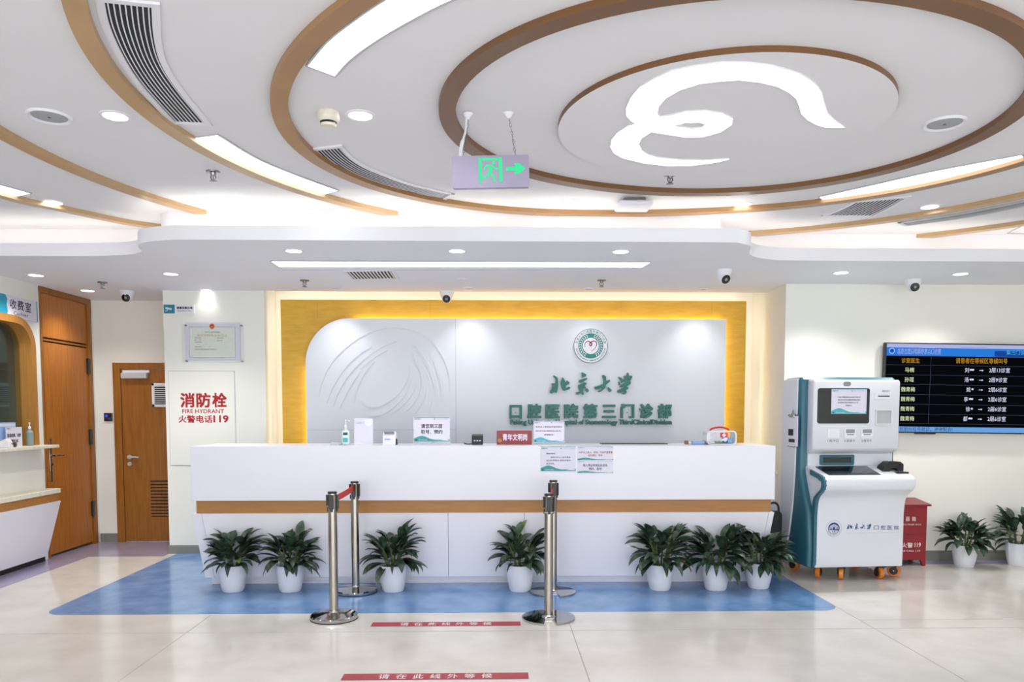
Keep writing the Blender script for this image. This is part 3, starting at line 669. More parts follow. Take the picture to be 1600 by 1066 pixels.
b.box((wx0 - cx + 0.5, zz, wz1 - 0.045), (wx1 - cx - 0.03, zz + 0.012, wz1 - 0.03), 'led halo'); b.box((wx0 - cx + 0.03, zz, 0.5), (wx0 - cx + 0.045, zz + 0.012, wz1 - 0.5), 'led halo'); b.box((wx1 - cx - 0.045, zz, 0.5), (wx1 - cx - 0.03, zz + 0.012, wz1 - 0.04), 'led halo')
b.build('halo_light', t)
b = MB()
b.box((gx0 - cx + 0.02, 0.06, gz1 - 0.05), (gx1 - cx - 0.02, 0.075, gz1 - 0.03), 'led cove'); b.box((gx0 - cx + 0.03, 0.06, 0.5), (gx0 - cx + 0.05, 0.075, gz1 - 0.05), 'led cove'); b.box((gx1 - cx - 0.05, 0.06, 0.5), (gx1 - cx - 0.03, 0.075, gz1 - 0.05), 'led cove'); b.build('back_light', t)
b = MB(); b.box((gx0 - cx + 0.3, 0.03, 0.3), (gx0 - cx + 0.5, 0.26, gz1 - 0.3), 'grey plastic'); b.box((gx1 - cx - 0.5, 0.03, 0.3), (gx1 - cx - 0.3, 0.26, gz1 - 0.3), 'grey plastic'); b.build('mount', t)
# relief of curved ribs
ARCS = ["150,640 170,540 230,400 330,270 480,150 640,80 800,60 950,88 1080,170 1180,300 1230,440 1240,600", "585,225 470,290 350,410 260,560 215,690", "795,175 640,240 500,340 380,470 300,620 270,720", "720,250 610,300 495,405", "495,430 400,560 340,680 320,740",
        "610,350 530,430 470,540 440,680", "508,672 560,718 640,716 740,662 840,570 895,450 903,380", "575,800 680,780 800,690 880,590 918,490", "755,775 850,700 930,590 955,500", "870,765 940,680 985,560 985,420", "940,790 1010,680 1030,560 1000,440 925,280", "1060,790 1085,650 1080,520 1050,430", "930,205 1030,330 1100,480 1135,620 1140,705", "1105,340 1150,450 1175,560 1178,690"]
c0 = on_y(600, 600, YW); t = thing('wall_relief', 'round white relief of curved ribs on the feature wall', 'wall relief', (c0.x, YW, c0.z))
for i, s in enumerate(ARCS):
    P = []
    for pr in s.split():
        u, v = map(float, pr.split(',')); q = on_y(470 + u / 5.328, 500 + v / 5.328, YW); P.append((q.x - c0.x, q.z - c0.z))
    b = MB(); b.stroke(spline([Vector(p) for p in P], 8), 0.034 if i else 0.02, 'white lacquer matte', 0.009, FACE, (0, -0.009, 0), True); b.build('rib', t)
# round emblem
e = on_y(922.5, 541, YW); RE = 26.6 / FPX * 8.06
def leafpts(cx_, cy_, ang, L, W):
    return [(cx_ + math.cos(ang) * L * u - math.sin(ang) * W * v, cy_ + math.sin(ang) * L * u + math.cos(ang) * W * v) for u, v in ((-.5, 0), (-.2, .5), (.15, .45), (.5, 0), (.15, -.45), (-.2, -.5))]
def ring_pts(r, n=48, cx_=0, cy_=0): return [(cx_ + r * math.cos(2 * PI * k / n), cy_ + r * math.sin(2 * PI * k / n)) for k in range(n)]
def arc_text(b, s, r, h, a0, a1, m, off, inward=False, bold=0.0):
    n = len(s)
    for i, ch in enumerate(s):
        if ch == ' ': continue
        a = a0 + (a1 - a0) * (i + 0.5) / n; rot = a - PI / 2 if not inward else a + PI / 2
        V, F = text_geo(ch, bold)
        if not V: continue
        ax, bx = min(v.x for v in V), max(v.x for v in V); ay, by = min(v.y for v in V), max(v.y for v in V)
        k = h / max(by - ay, 0.6)
        W = [Matrix.Rotation(rot, 2) @ Vector(((v.x - (ax + bx) / 2) * k, (v.y - (ay + by) / 2) * k)) for v in V]
        b.add([(p.x + r * math.cos(a), p.y + r * math.sin(a), 0) for p in W], F, m, Matrix.Translation(off) @ FACE)
t = thing('round_emblem', 'round green and white emblem with laurel wreath and red heart on the wall', 'emblem', (e.x, YW - 0.03, e.z))
b = MB(); b.fill([ring_pts(RE)], 'white plastic', 0.03, FACE, (0, 0, 0)); b.build('disc', t)
b = MB(); b.fill([ring_pts(RE * 0.995), ring_pts(RE * 0.965)], 'emblem teal', 0.002, FACE, (0, -0.001, 0)); b.fill([ring_pts(RE * 0.73), ring_pts(RE * 0.47)], 'emblem teal', 0.002, FACE, (0, -0.001, 0)); b.build('green_ring', t)
b = MB()
for s_ in (-1, 1):
    for k in range(11):
        a = R(90) + s_ * R(22 + k * 12.6)
        for dr, da in ((-0.07, 0.6), (0.07, -0.6)):
            r_ = RE * (0.60 + dr * 0.75); b.fill([leafpts(r_ * math.cos(a), r_ * math.sin(a), a - s_ * PI / 2 * -1 + s_ * da, RE * 0.125, RE * 0.055)], 'white plastic', 0, FACE, (0, -0.0025, 0))
b.build('wreath', t)
b = MB()
hs = lambda P: spline([Vector(((u - 580) / 355 * RE, (545 - v) / 355 * RE)) for u, v in P], 6)
for P in ([(465, 570), (455, 520), (480, 470), (530, 450), (575, 475), (605, 510), (580, 545), (555, 515), (580, 475), (640, 445), (690, 465), (705, 520), (670, 590), (590, 662)],): b.stroke(hs(P), RE * 0.065, 'emblem maroon', 0.002, FACE, (0, -0.002, 0), True)
b.build('heart', t)
b = MB(); arc_text(b, '北京大学口腔医院第三门诊部', RE * 0.845, RE * 0.15, R(172), R(8), 'emblem teal', (0, -0.0015, 0), bold=0.01); arc_text(b, 'Peking University Hospital of Stomatology Third Clinical Division', RE * 0.845, RE * 0.085, R(190), R(350), 'emblem teal', (0, -0.0015, 0), True); b.build('ring_lettering', t)
# brush lettering, traced stroke outlines
BR = [[[(235,195),(330,245),(380,300),(395,480),(385,650),(355,790),(320,830),(280,800),(230,790),(160,850),(100,810),(105,740),(150,690),(180,570),(155,490),(190,475),(290,490),(300,360),(270,290),(205,235)], [(275,625),(205,700),(285,668)], [(540,270),(600,320),(635,400),(650,460),(685,440),(680,390),(715,380),(740,410),(800,440),(780,510),(670,560),(665,640),(800,610),(825,630),(800,690),(620,750),(560,730),(520,650),(480,490),(500,380)]],
      [[(1220,90),(1290,100),(1400,170),(1385,230),(1270,285),(1235,265),(1240,200)], [(1120,400),(1180,360),(1400,285),(1440,310),(1420,345),(1260,450),(1190,465),(1130,440)], [(1110,540),(1150,535),(1230,500),(1320,455),(1420,470),(1400,520),(1340,560),(1380,640),(1300,690),(1280,740),(1310,850),(1290,905),(1240,880),(1190,810),(1100,890),(1030,860),(1025,810),(1170,770),(1120,680),(1110,600)], [(1370,660),(1440,665),(1490,730),(1470,800),(1420,805),(1360,730)]],
      [[(450,180),(500,170),(580,230),(575,380),(680,330),(715,350),(700,400),(580,490),(550,600),(490,660),(380,740),(300,740),(320,700),(430,640),(450,580),(330,650),(220,660),(190,610),(200,550),(230,570),(330,530),(480,480),(490,320),(455,240)], [(625,590),(660,575),(760,670),(750,720),(680,740),(650,680)]],
      [[(985,240),(1010,235),(1110,290),(1150,350),(1150,410),(1080,440),(1070,370),(990,270)], [(985,400),(1010,390),(1060,450),(1040,520),(1000,510)], [(1280,95),(1310,90),(1340,150),(1330,200),(1440,200),(1455,240),(1380,380),(1405,420),(1390,480),(1270,550),(1330,600),(1310,650),(1250,670),(1260,760),(1200,820),(1140,810),(1100,770),(1190,750),(1190,700),(1060,760),(980,770),(950,720),(970,680),(1100,630),(1220,560),(1030,590),(1015,570),(1100,500),(1220,425),(1180,400),(1165,340),(1190,260),(1155,225),(1180,210),(1260,190)], [(1290,295),(1320,290),(1318,318),(1298,318)]]]
BRP = [[[((855 + u / 22.857) if i < 2 else (920 + u / 21.33), (578 + v / 22.857) if i < 2 else (578 + v / 21.33)) for u, v in L] for L in ch] for i, ch in enumerate(BR)]
YL = YW - 0.045
c0 = on_y(922, 600, YL); t = thing('brush_lettering', 'large green brush-written Chinese characters under the round emblem', 'lettering', (c0.x, YL, c0.z))
for ch in BRP:
    b = MB(); loops = [[(on_y(*p, YL).x - c0.x, on_y(*p, YL).z - c0.z) for p in L] for L in ch]; b.fill(loops, 'green letters', 0.02, FACE)
    xs_ = [p[0] for p in loops[0]]; zs_ = [p[1] for p in loops[0]]; b.box((sum(xs_) / len(xs_) - 0.004, 0.02, sum(zs_) / len(zs_) - 0.004), (sum(xs_) / len(xs_) + 0.004, 0.045, sum(zs_) / len(zs_) + 0.004), 'grey plastic'); b.build('character', t)
c0 = on_y(923, 644, YL); t = thing('printed_lettering', 'row of nine thick green printed characters on the feature wall', 'lettering', (c0.x, YL, c0.z))
for ch, (u0, u1, v0, v1) in zip('口腔医院第三门诊部', ((796, 815.5, 633, 655), (823.5, 846, 631, 654), (852.5, 875, 632, 654), (881.5, 904, 631, 654), (911, 934, 631, 654), (941, 963, 632.5, 653.5), (970, 991.5, 631, 654), (999, 1021, 631, 654), (1028, 1050, 631, 654))):
    b = MB(); x0, z0, x1, z1 = box_px(u0, v0, u1, v1, YL); b.text(ch, x0 - c0.x, z0 - c0.z, x1 - c0.x, z1 - c0.z, 'green letters', bold=0.036, depth=0.03); b.box(((x0 + x1) / 2 - c0.x - 0.004, 0.02, -0.01), ((x0 + x1) / 2 - c0.x + 0.004, 0.045, 0), 'green letters'); b.build('character', t)
c0 = on_y(923, 660, YL); x0, z0, x1, z1 = box_px(797, 655.5, 1050, 666, YL)
b = MB(); b.text('Peking University Hospital of Stomatology ThirdClinicalDivision', x0 - c0.x, z0 - c0.z, x1 - c0.x, z1 - c0.z, 'green letters', bold=0.028, depth=0.03)
for k in range(12): b.box((x0 - c0.x + 0.01 + k * (x1 - x0) / 12.2, 0.02, -0.004), (x0 - c0.x + 0.016 + k * (x1 - x0) / 12.2, 0.045, 0.004), 'green letters')
o = b.build('english_lettering'); o.location = c0; tag(o, 'thin line of green English letters just above the desk', 'lettering')

# ================================================================== RECEPTION DESK
YD = 6.43
dx0, _, dx1, dz1 = box_px(297, 697, 1212, 783, YD); dx0 = on_y(297, 697, YD).x
zs0, zs1 = on_y(700, 802, YD).z, on_y(700, 782, YD).z
t = thing('reception_desk', 'long white reception desk with a wooden band standing on the blue floor', 'desk', ((dx0 + dx1) / 2, YD, 0)); cx = (dx0 + dx1) / 2
L0, L1 = dx0 - cx, dx1 - cx
b = MB(); b.box((L0, 0, zs1), (L1, 0.045, dz1), 'white lacquer', 0.003); b.box((L0, 0.045, zs1), (L0 + 0.04, 0.62, dz1), 'white lacquer', 0.003); b.box((L1 - 0.04, 0.045, zs1), (L1, 0.62, dz1), 'white lacquer', 0.003); b.build('front_panel', t)
b = MB(); b.box((L0 + 0.04, 0.045, dz1 - 0.04), (L1 - 0.04, 0.62, dz1 - 0.0005), 'white lacquer', 0.002); b.build('top', t)
b = MB(); b.box((L0 + 0.03, 0.025, zs0 - 0.02), (L1 - 0.022, 0.60, zs1 + 0.005), 'counter wood'); b.build('wood_band', t)
def taper(xa, xb, xa2, xb2):     # panel leaning in towards its foot
    y0t, y0b, zt_, zb = 0.0, 0.04, zs0, 0.075
    return [(xa, y0t, zt_), (xb, y0t, zt_), (xb, 0.6, zt_), (xa, 0.6, zt_), (xa2, y0b, zb), (xb2, y0b, zb), (xb2, 0.6, zb), (xa2, 0.6, zb)], [(0, 1, 5, 4), (1, 2, 6, 5), (2, 3, 7, 6), (3, 0, 4, 7), (0, 3, 2, 1), (4, 5, 6, 7)]
seams = [L0, on_y(316, 860, YD).x - cx, on_y(700.5, 860, YD + 0.03).x - cx, on_y(819, 860, YD + 0.03).x - cx, on_y(1200, 860, YD).x - cx, L1]
bot = lambda x: x * (1 - 0.035) if abs(x) > 2.3 else x
for i in range(5):
    b = MB(); g0, g1 = (0.0015 if i else 0), (0.0015 if i < 4 else 0); V, F = taper(seams[i] + g0, seams[i + 1] - g1, bot(seams[i]) + g0, bot(seams[i + 1]) - g1); b.add(V, F, 'white lacquer'); b.build('lower_panel', t)
b = MB(); b.box((L0 * 0.955, 0.12, 0), (L1 * 0.955, 0.58, 0.078), 'white lacquer'); b.build('plinth', t)
# ---- notices
def wave(b, x0, z0, x1, z1, m, y, flip=False):
    w_, h = x1 - x0, z1 - z0; n = 16
    f1 = lambda u: 0.22 + 0.62 * math.exp(-((u - 0.22) / 0.22) ** 2) + 0.35 * max(0, u - 0.6)
    b.fill([[(x0, z0), (x1, z0)] + [(x0 + w_ * (1 - k / n), z0 + h * f1(1 - k / n)) for k in range(n + 1)]], m, 0, FACE, (0, y, 0))
    b.fill([[(x0 + w_ * .72, z0 + h * .16), (x0 + w_ * .97, z0 + h * .12)] + [(x0 + w_ * .97, z0 + h * .30), (x0 + w_ * .85, z0 + h * .32)]], 'paper', 0, FACE, (0, y - 0.0004, 0))
def notice(b, W, H, lines, y=-0.0008, wv='wave teal', head=True, wh=0.22, bar=True):
    b.rect(-W / 2, 0, W / 2, H, 'paper', 0.0015, FACE, (0, y + 0.0008, 0))
    if bar: b.rect(-W / 2, H * 0.975, W / 2, H, wv, 0, FACE, (0, y, 0))
    if head:
        b.text('温馨提示', -W * .48, H * .895, -W * .30, H * .945, 'ink', off=(0, y, 0)); b.fill([ring_pts(H * .022, 12, W * .08, H * .92)], 'ink navy', 0, FACE, (0, y, 0)); b.text('北京大学口腔医院', W * .12, H * .90, W * .48, H * .94, 'ink lavender', off=(0, y, 0))
    if wh:
        wave(b, -W / 2, 0, W / 2, H * wh * 1.25, wv, y); b.fill([ring_pts(H * .035, 14, -W * .44, H * .06)], 'ink navy', 0, FACE, (0, y - 0.0006, 0)); b.text('北京大学口腔医院', -W * .37, H * .035, -W * .12, H * .085, 'paper', off=(0, y - 0.0006, 0))
    for s, u0, u1, v0, v1, m, bo in lines: b.text(s, W * (u0 - .5), H * v0, W * (u1 - .5), H * v1, m, off=(0, y, 0), bold=bo)
YI = 6.74; ZD = dz1
def on_desk(px, y=YI): return on_y(px, 690, y).x
def stand_sign(name, label, x0, y0, x1, y1, lines, y=YI, wv='wave teal'):
    a = box_px(x0, y0, x1, y1, y); t = thing(name, label, 'sign', ((a[0] + a[2]) / 2, y, ZD)); z0 = max(a[1] - ZD, 0.006)
    b = MB(); W, H = a[2] - a[0], a[3] - ZD - z0; b2 = MB(); notice(b2, W, H, lines, wv=wv); o = b2.build('sheet', t, fix=False); o.location = (0, 0, z0)
    b.box((-W / 2 - 0.006, 0.002, 0), (W / 2 + 0.006, 0.005, z0 + H + 0.004), 'clear acrylic'); b.box((-W / 2, 0.002, 0), (W / 2, 0.09, 0.003), 'clear acrylic'); b.build('acrylic_holder', t); return t
stand_sign('notice_stand', 'white notice with two rows of large black characters on the desk top', 646.8, 652, 702.4, 690, [('请您到三层', .20, .80, .54, .72, 'ink', .02), ('取号、预约', .20, .80, .31, .48, 'ink', .02)])
stand_sign('notice_stand', 'white notice with three rows of small text beside the red plaque on the desk', 834, 658, 881.6, 691, [('可凭本人有效证件挂号就诊', .06, .94, .68, .76, 'ink', .01), ('预约挂号者(请提前到达取号)', .06, .90, .48, .56, 'ink red', .01), ('感谢配合!', .34, .66, .31, .39, 'ink', .01)], YI + 0.02, 'wave aqua')
a = box_px(776, 673, 831, 691, YI); t = thing('name_plaque', 'red plaque with white characters standing on the desk top', 'plaque', ((a[0] + a[2]) / 2, YI, ZD)); W, H = a[2] - a[0], a[3] - ZD
b = MB(); b.box((-W / 2, 0, 0.002), (W / 2, 0.006, H), 'plaque red', 0.001); b.box((-W / 2, 0.006, 0), (W / 2, 0.06, 0.004), 'plaque red'); b.build('plate', t)
b = MB(); b.text('青年文明岗', -W * .33, H * .28, W * .37, H * .78, 'paper', off=(0, -0.001, 0), bold=0.025); b.build('characters', t)
b = MB(); b.fill([ring_pts(H * .13, 20, -W * .41, H * .30), ring_pts(H * .09, 20, -W * .41, H * .30)], 'gold ink', 0, FACE, (0, -0.001, 0)); b.stroke([Vector((-W * .44, H * .38)), Vector((-W * .38, H * .22))], H * .06, 'gold ink', 0.0004, FACE, (0, -0.001, 0)); b.build('badge', t)
def front_sheet(label, x0, y0, x1, y1, lines, wh=.22, bar=True, head=True):
    a = box_px(x0, y0, x1, y1, YD - 0.001); b = MB(); notice(b, a[2] - a[0], a[3] - a[1], lines, wh=wh, bar=bar, head=head); o = b.build('notice_sheet', fix=False); o.location = ((a[0] + a[2]) / 2, YD - 0.003, a[1]); tag(o, label, 'notice', 'paper notices stuck on the desk front')
front_sheet('four-line paper notice on the desk front, left of two smaller ones', 844.7, 698, 899.7, 736.4, [('尊敬的患者:', .16, .42, .68, .75, 'ink', .01), ('我院75岁以上老年患者', .28, .85, .53, .60, 'ink', .01), ('当日无号就诊,请到诊室内', .16, .85, .40, .47, 'ink', .01), ('就诊加号。', .16, .40, .27, .34, 'ink', .01)])
front_sheet('upper of the two small notices stuck on the desk front', 902, 698, 958, 719.3, [('75岁以上老人、孕妇、行动不便患者', .04, .98, .50, .66, 'ink red', .01), ('优先预约、取号', .30, .70, .27, .43, 'ink red', .01)], .18)
front_sheet('lower of the two small notices stuck on the desk front', 902, 719.8, 958, 739.2, [('军人凭证件到此处优先', .16, .84, .50, .72, 'ink', .015), ('预约、取号', .32, .68, .22, .44, 'ink', .015)], .16, False)
# ---- small things on the desk
x = on_desk(568); t = thing('leaning_card', 'pale white card with a white blotch standing on the desk near the hand gel', 'card', (x, YI, ZD), 0, None, R(-4))
a = box_px(553.5, 654, 582.5, 693, YI); W, H = a[2] - a[0], a[3] - ZD
b = MB(); b.box((-W / 2, 0, 0), (W / 2, 0.003, H), 'paper', 0.0008); b.text('温馨提示', -W * .42, H * .80, W * .02, H * .85, 'ink lavender', off=(0, -0.0006, 0)); wave(b, -W / 2, 0, W / 2, H * .12, 'white lacquer', -0.0006); b.build('sheet', t)
b = MB(); b.fill([[(W * .05, H * .96), (W * .5, H * .97), (W * .47, H * .80), (W * .25, H * .68), (W * .08, H * .78)]], 'white lacquer', 0.001, FACE, (0, -0.001, 0)); b.build('white_sticker', t)
x = on_desk(540.5); t = thing('hand_sanitiser', 'clear pump bottle of pale green hand gel at the left of the desk', 'bottle', (x, YI, ZD)); h = on_y(540, 669, YI).z - ZD
b = MB(); b.box((-0.034, -0.022, 0), (0.034, 0.022, h * .86), 'gel', 0.014, 4); b.lathe([(0.02, h * .84), (0.012, h * .97), (0.012, h * 1.02)], 'gel', 20); b.build('bottle_body', t, True)
b = MB(); b.lathe([(0.014, h), (0.014, h + 0.022), (0.005, h + 0.024), (0.005, h + 0.06), (0.010, h + 0.062), (0.010, h + 0.074), (0, h + 0.075)], 'white plastic', 16); b.tube([(0, 0, h + 0.066), (0.03, -0.01, h + 0.066), (0.036, -0.012, h + 0.056)], 0.004, 'white plastic', 8); b.build('pump', t, True)
b = MB(); b.rect(-0.022, h * .16, 0.022, h * .42, 'wave aqua', 0.0008, FACE, (0, -0.0225, 0)); b.build('bottle_label', t)
b = MB(); b.rect(-0.02, h * .58, 0.02, h * .74, 'ink navy', 0.0008, FACE, (0, -0.0225, 0)); b.build('bottle_label', t)
x = on_desk(525); b = MB(); b.box((-0.045, -0.03, 0), (0.045, 0.03, 0.022), 'clear plastic', 0.003); b.box((0.035, -0.031, 0.003), (0.055, 0.031, 0.024), 'grille grey', 0.003); o = b.build('small_clear_case'); o.location = (x, YI, ZD); tag(o, 'small flat clear case lying left of the hand gel bottle', 'case')
x = on_desk(609); t = thing('card_reader', 'small white card reader with a tilted screen beside the pale card', 'card reader', (x, YI, ZD)); w_ = 0.058
b = MB(); b.prism([(-0.05, 0), (0.06, 0), (0.05, 0.075), (0.0, 0.115), (-0.035, 0.075)], -w_, w_, 'white plastic', 0.006); b.build('housing', t)
b = MB(); mx = Matrix.Translation((0, -0.0195, 0.098)) @ Matrix.Rotation(R(-41), 4, 'X'); b.box((-0.045, -0.026, 0), (0.045, 0.022, 0.004), 'grey plastic', 0.003, mx=mx); b.box((-0.036, -0.02, 0.003), (0.036, 0.016, 0.0055), 'white lacquer', mx=mx); b.build('screen', t)
b = MB(); b.rect(-0.04, 0.045, 0.012, 0.056, 'pack blue', 0.0008, FACE, (0, -0.048, 0)); b.build('blue_mark', t)
b = MB(); b.prism([(-0.05, 0), (0.02, 0), (-0.03, 0.055)], w_, w_ + 0.012, 'black plastic', 0.002); b.build('side_foot', t)
x = on_desk(746); t = thing('call_box', 'small black box with three white lights and a cord on the desk top', 'intercom', (x, YI, ZD))
b = MB(); b.prism([(-0.05, 0), (0.05, 0), (0.05, 0.088), (0.01, 0.094), (-0.035, 0.08)], -0.05, 0.05, 'black plastic', 0.009, seg=3); b.build('housing', t, True)
for k in (-1, 0, 1): b = MB(); b.box((k * 0.024 - 0.008, -0.0475, 0.032), (k * 0.024 + 0.008, -0.040, 0.042), 'paper', 0.002); b.build('key', t)
b = MB(); b.tube(spline([(-0.045, 0.02, 0.006), (-0.08, 0.0, 0.005), (-0.10, -0.02, 0.008), (-0.118, -0.01, 0.014)], 5), 0.005, 'black plastic', 8); b.build('cord', t, True)
x = on_desk(1124); a = box_px(1101, 673, 1147, 694, YI); W, H = a[2] - a[0], a[3] - ZD
t = thing('first_aid_box', 'clear first aid box with a red cross and red handle on the desk', 'first aid box', (x, YI, ZD))
b = MB(); V, F = fill_geo([rounded(-W / 2, 0, W / 2, H, 0.035, (1, 1, 1, 1))], 0.075); b.add(V, F, 'clear acrylic', FACE); b.build('shell', t)
b = MB(); b.fill([rounded(-W / 2, 0, W / 2, H, 0.035), rounded(-W / 2 + .008, .008, W / 2 - .008, H - .008, 0.03)], 'white plastic', 0.15, FACE, (0, -0.0751, 0)); b.build('rim', t)
b = MB(); b.tube(spline([(-W * .33, 0, H - .002), (-W * .25, 0, H + .018), (0, 0, H + .03), (W * .25, 0, H + .018), (W * .33, 0, H - .002)], 6), 0.008, 'bright red', 8); b.build('handle', t, True)
b = MB(); u0, v0, u1, v1 = -W * .06, H * .52, W * .19, H * .86; b.rect(u0, v0, u1, v1, 'bright red', 0.001, FACE, (0, -0.0775, 0)); m_, n_ = (u0 + u1) / 2, (v0 + v1) / 2
b.rect(m_ - .018, n_ - .007, m_ + .018, n_ + .007, 'paper', 0, FACE, (0, -0.079, 0)); b.rect(m_ - .007, n_ - .018, m_ + .007, n_ + .018, 'paper', 0, FACE, (0, -0.0792, 0)); b.build('cross_sticker', t)
b = MB(); b.fill([[(-.01, .03), (W * .18, .03), (W * .18, .065), (.03, .065), (-.01, .045)]], 'paper', 0.001, FACE, (0, -0.0775, 0))
for k in (0.012, 0.045): b.fill([ring_pts(0.009, 14, k, 0.028)], 'black plastic', 0, FACE, (0, -0.0785, 0))
b.build('van_sticker', t)
b = MB(); b.box((W * .12, -.05, .012), (W * .40, .05, H * .5), 'box blue', 0.008); b.box((-W * .40, -.05, .012), (-W * .2, .04, H * .22), 'pot white', 0.01); b.box((-W * .18, -.05, .012), (W * .1, .04, H * .24), 'leaf pale', 0.01); b.build('contents', t)
x0, x1 = on_desk(1080), on_desk(1101); b = MB(); b.box((x0 - (x0 + x1) / 2, -0.03, 0), ((x1 - x0) / 2, 0.03, 0.032), 'pack blue', 0.012, 3); b.box((x0 - (x0 + x1) / 2 - 0.03, -0.02, 0.004), (x0 - (x0 + x1) / 2 + 0.008, 0.02, 0.026), 'clear plastic', 0.004); b.box((x0 - (x0 + x1) / 2 - 0.058, -0.02, 0.002), (x0 - (x0 + x1) / 2 - 0.028, 0.02, 0.034), 'leaf dry', 0.004)
o = b.build('tissue_pack'); o.location = ((x0 + x1) / 2, YI, ZD); tag(o, 'small blue packet lying left of the first aid box', 'packet')
x0, x1 = on_desk(941), on_desk(1046); b = MB(); b.box((-(x1 - x0) / 2, -0.07, 0), ((x1 - x0) / 2, 0.07, 0.006), 'black plastic', 0.002); o = b.build('desk_mat'); o.location = ((x0 + x1) / 2, 6.86, ZD); tag(o, 'thin dark flat mat on the desk top right of the paper notices', 'mat')

# ================================================================== QUEUE POSTS, FLOOR TAPES
def post(px, py, label, dia, hgt, notch=0, belt=None, flat=False, clip_rot=0):
    p = on_z(px, py, 0); t = thing('queue_post', label, 'queue post', (p.x, p.y, 0), 0, 'chrome queue barrier posts'); rb = dia / 2
    b = MB()
    if notch:
        hw = 0.026; prf = [(rb * math.cos(R(a)), rb * math.sin(R(a))) for a in range(-83, 264, 8)]
        prf = [(hw * 1.7, -rb * .985)] + [q for q in prf if not (abs(q[0]) < hw * 1.7 and q[1] < 0)] + [(-hw * 1.7, -rb * .985), (-hw, -0.045), (hw, -0.045)]
        V, F = fill_geo([prf], 0.006); b.add(V, F, 'polished steel', Matrix.Translation((0, 0, 0.008))); b.lathe([(0.05, 0.014), (0.036, 0.022), (0.034, 0.03)], 'polished steel', 32)
    else: b.lathe([(rb - .004, 0), (rb, 0.006), (rb, 0.024), (rb - .008, 0.032), (rb * .5, 0.040), (0.05, 0.046), (0.036, 0.05), (0.033, 0.06)], 'polished steel', 64)
    b.build('base', t, True); b = MB(); b.lathe([(rb + .001, 0), (rb + .001, 0.006)], 'rubber', 48) if not notch else b.lathe([(0.03, 0), (0.03, 0.003)], 'rubber'); b.build('base_rubber', t)
    b = MB(); b.lathe([(0.0315, 0.015), (0.0315, hgt - .012), (0.0295, hgt - .010)], 'steel', 40); b.build('pole', t, True)
    b = MB(); b.lathe([(0.033, hgt - .014), (0.034, hgt - .004), (0.031, hgt), (0, hgt + .001)], 'black plastic', 40); b.build('cap', t, True)
    for k in range(4):
        mx = Matrix.Rotation(clip_rot + k * PI / 2, 4, 'Z'); b = MB(); b.box((-0.016, 0.030, hgt - .125 if k != 1 else hgt - .10), (0.016, 0.044, hgt - .022), 'black plastic', 0.004, mx=mx); b.box((-0.010, 0.030, hgt - .145), (0.010, 0.038, hgt - .11), 'black plastic', 0.003, mx=mx); b.build('belt_clip', t)
    return t
p1 = post(522, 966.5, 'front left chrome queue post standing on the cream floor', 0.34, 0.925)
p2 = post(556, 925.5, 'rear left chrome queue post on the blue floor beside a potted plant', 0.35, 0.925)
p3 = post(857, 966.5, 'front right chrome queue post with a slotted flat base', 0.385, 0.91, 1)
p4 = post(864, 926, 'rear right chrome queue post, mostly behind the front right one', 0.38, 0.935, 1)
def belt(a, b_, za, zb, label):
    A, B_ = Vector(a.location), Vector(b_.location); d_ = (B_ - A); d_.normalize(); A2 = A + d_ * 0.046; L = (B_ - A).length - 0.09; ang = math.atan2(d_.y, d_.x)
    t = MB(); ys = []
    t.loft([[(L * k / 10, 0.0012 * s, za + (zb - za) * k / 10 - 0.006 * math.sin(PI * k / 10) + dz) for k in range(11)] for s, dz in ((-1, 0), (1, 0), (1, 0.048), (-1, 0.048), (-1, 0))], 'red belt')
    o = t.build('belt', a); o.location = (d_.x * 0.046, d_.y * 0.046, 0); o.rotation_euler = (0, 0, ang); o['label'] = label
belt(p1, p2, 0.84, 0.85, 'red woven belt'); belt(p3, p4, 0.82, 0.84, 'red woven belt')
b = MB(); b.tube([Vector((0.033 * math.cos(a), 0.033 * math.sin(a), 0.775)) for a in [2 * PI * k / 24 for k in range(25)]], 0.0028, 'white plastic', 6); o = b.build('pole_ring', p3, True)
def tape(q, label, letters):
    P = [on_z(x, y, 0) for x, y in q]; y0 = (P[0].y + P[1].y) / 2; y1 = (P[2].y + P[3].y) / 2; x0 = (P[0].x + P[3].x) / 2; x1 = (P[1].x + P[2].x) / 2; c_ = ((x0 + x1) / 2, (y0 + y1) / 2); w_, h_ = (x1 - x0) / 2, (y1 - y0) / 2
    t = thing('floor_tape', label, 'floor marking', (*c_, 0), 0, 'red waiting lines on the floor'); b = MB(); b.rect(-w_, -h_, w_, h_, 'tape red', 0.0008, UP, (0, 0, 0.0022)); b.build('strip', t)
    b = MB(); n = 7; u0, u1 = on_z(letters[0], letters[2], 0).x - c_[0], on_z(letters[1], letters[2], 0).x - c_[0]; st = (u1 - u0) / (n - 1 + 0.62)
    for k, ch in enumerate('请在此线外等候'): b.text(ch, u0 + k * st, -h_ * .74, u0 + k * st + st * .62, h_ * .74, 'tape letters', UP, (0, 0, 0.0028), bold=0.012)
    b.build('characters', t)
tape([(579, 979.2), (813, 978.3), (813.5, 971.8), (582.5, 973.2)], 'farther red floor strip with white characters, just before the blue floor', (625.5, 768, 976))
tape([(533, 1063.5), (826, 1061.5), (825.5, 1051.5), (537, 1054)], 'nearer red floor strip with white characters at the bottom of the picture', (592, 769, 1057.5))

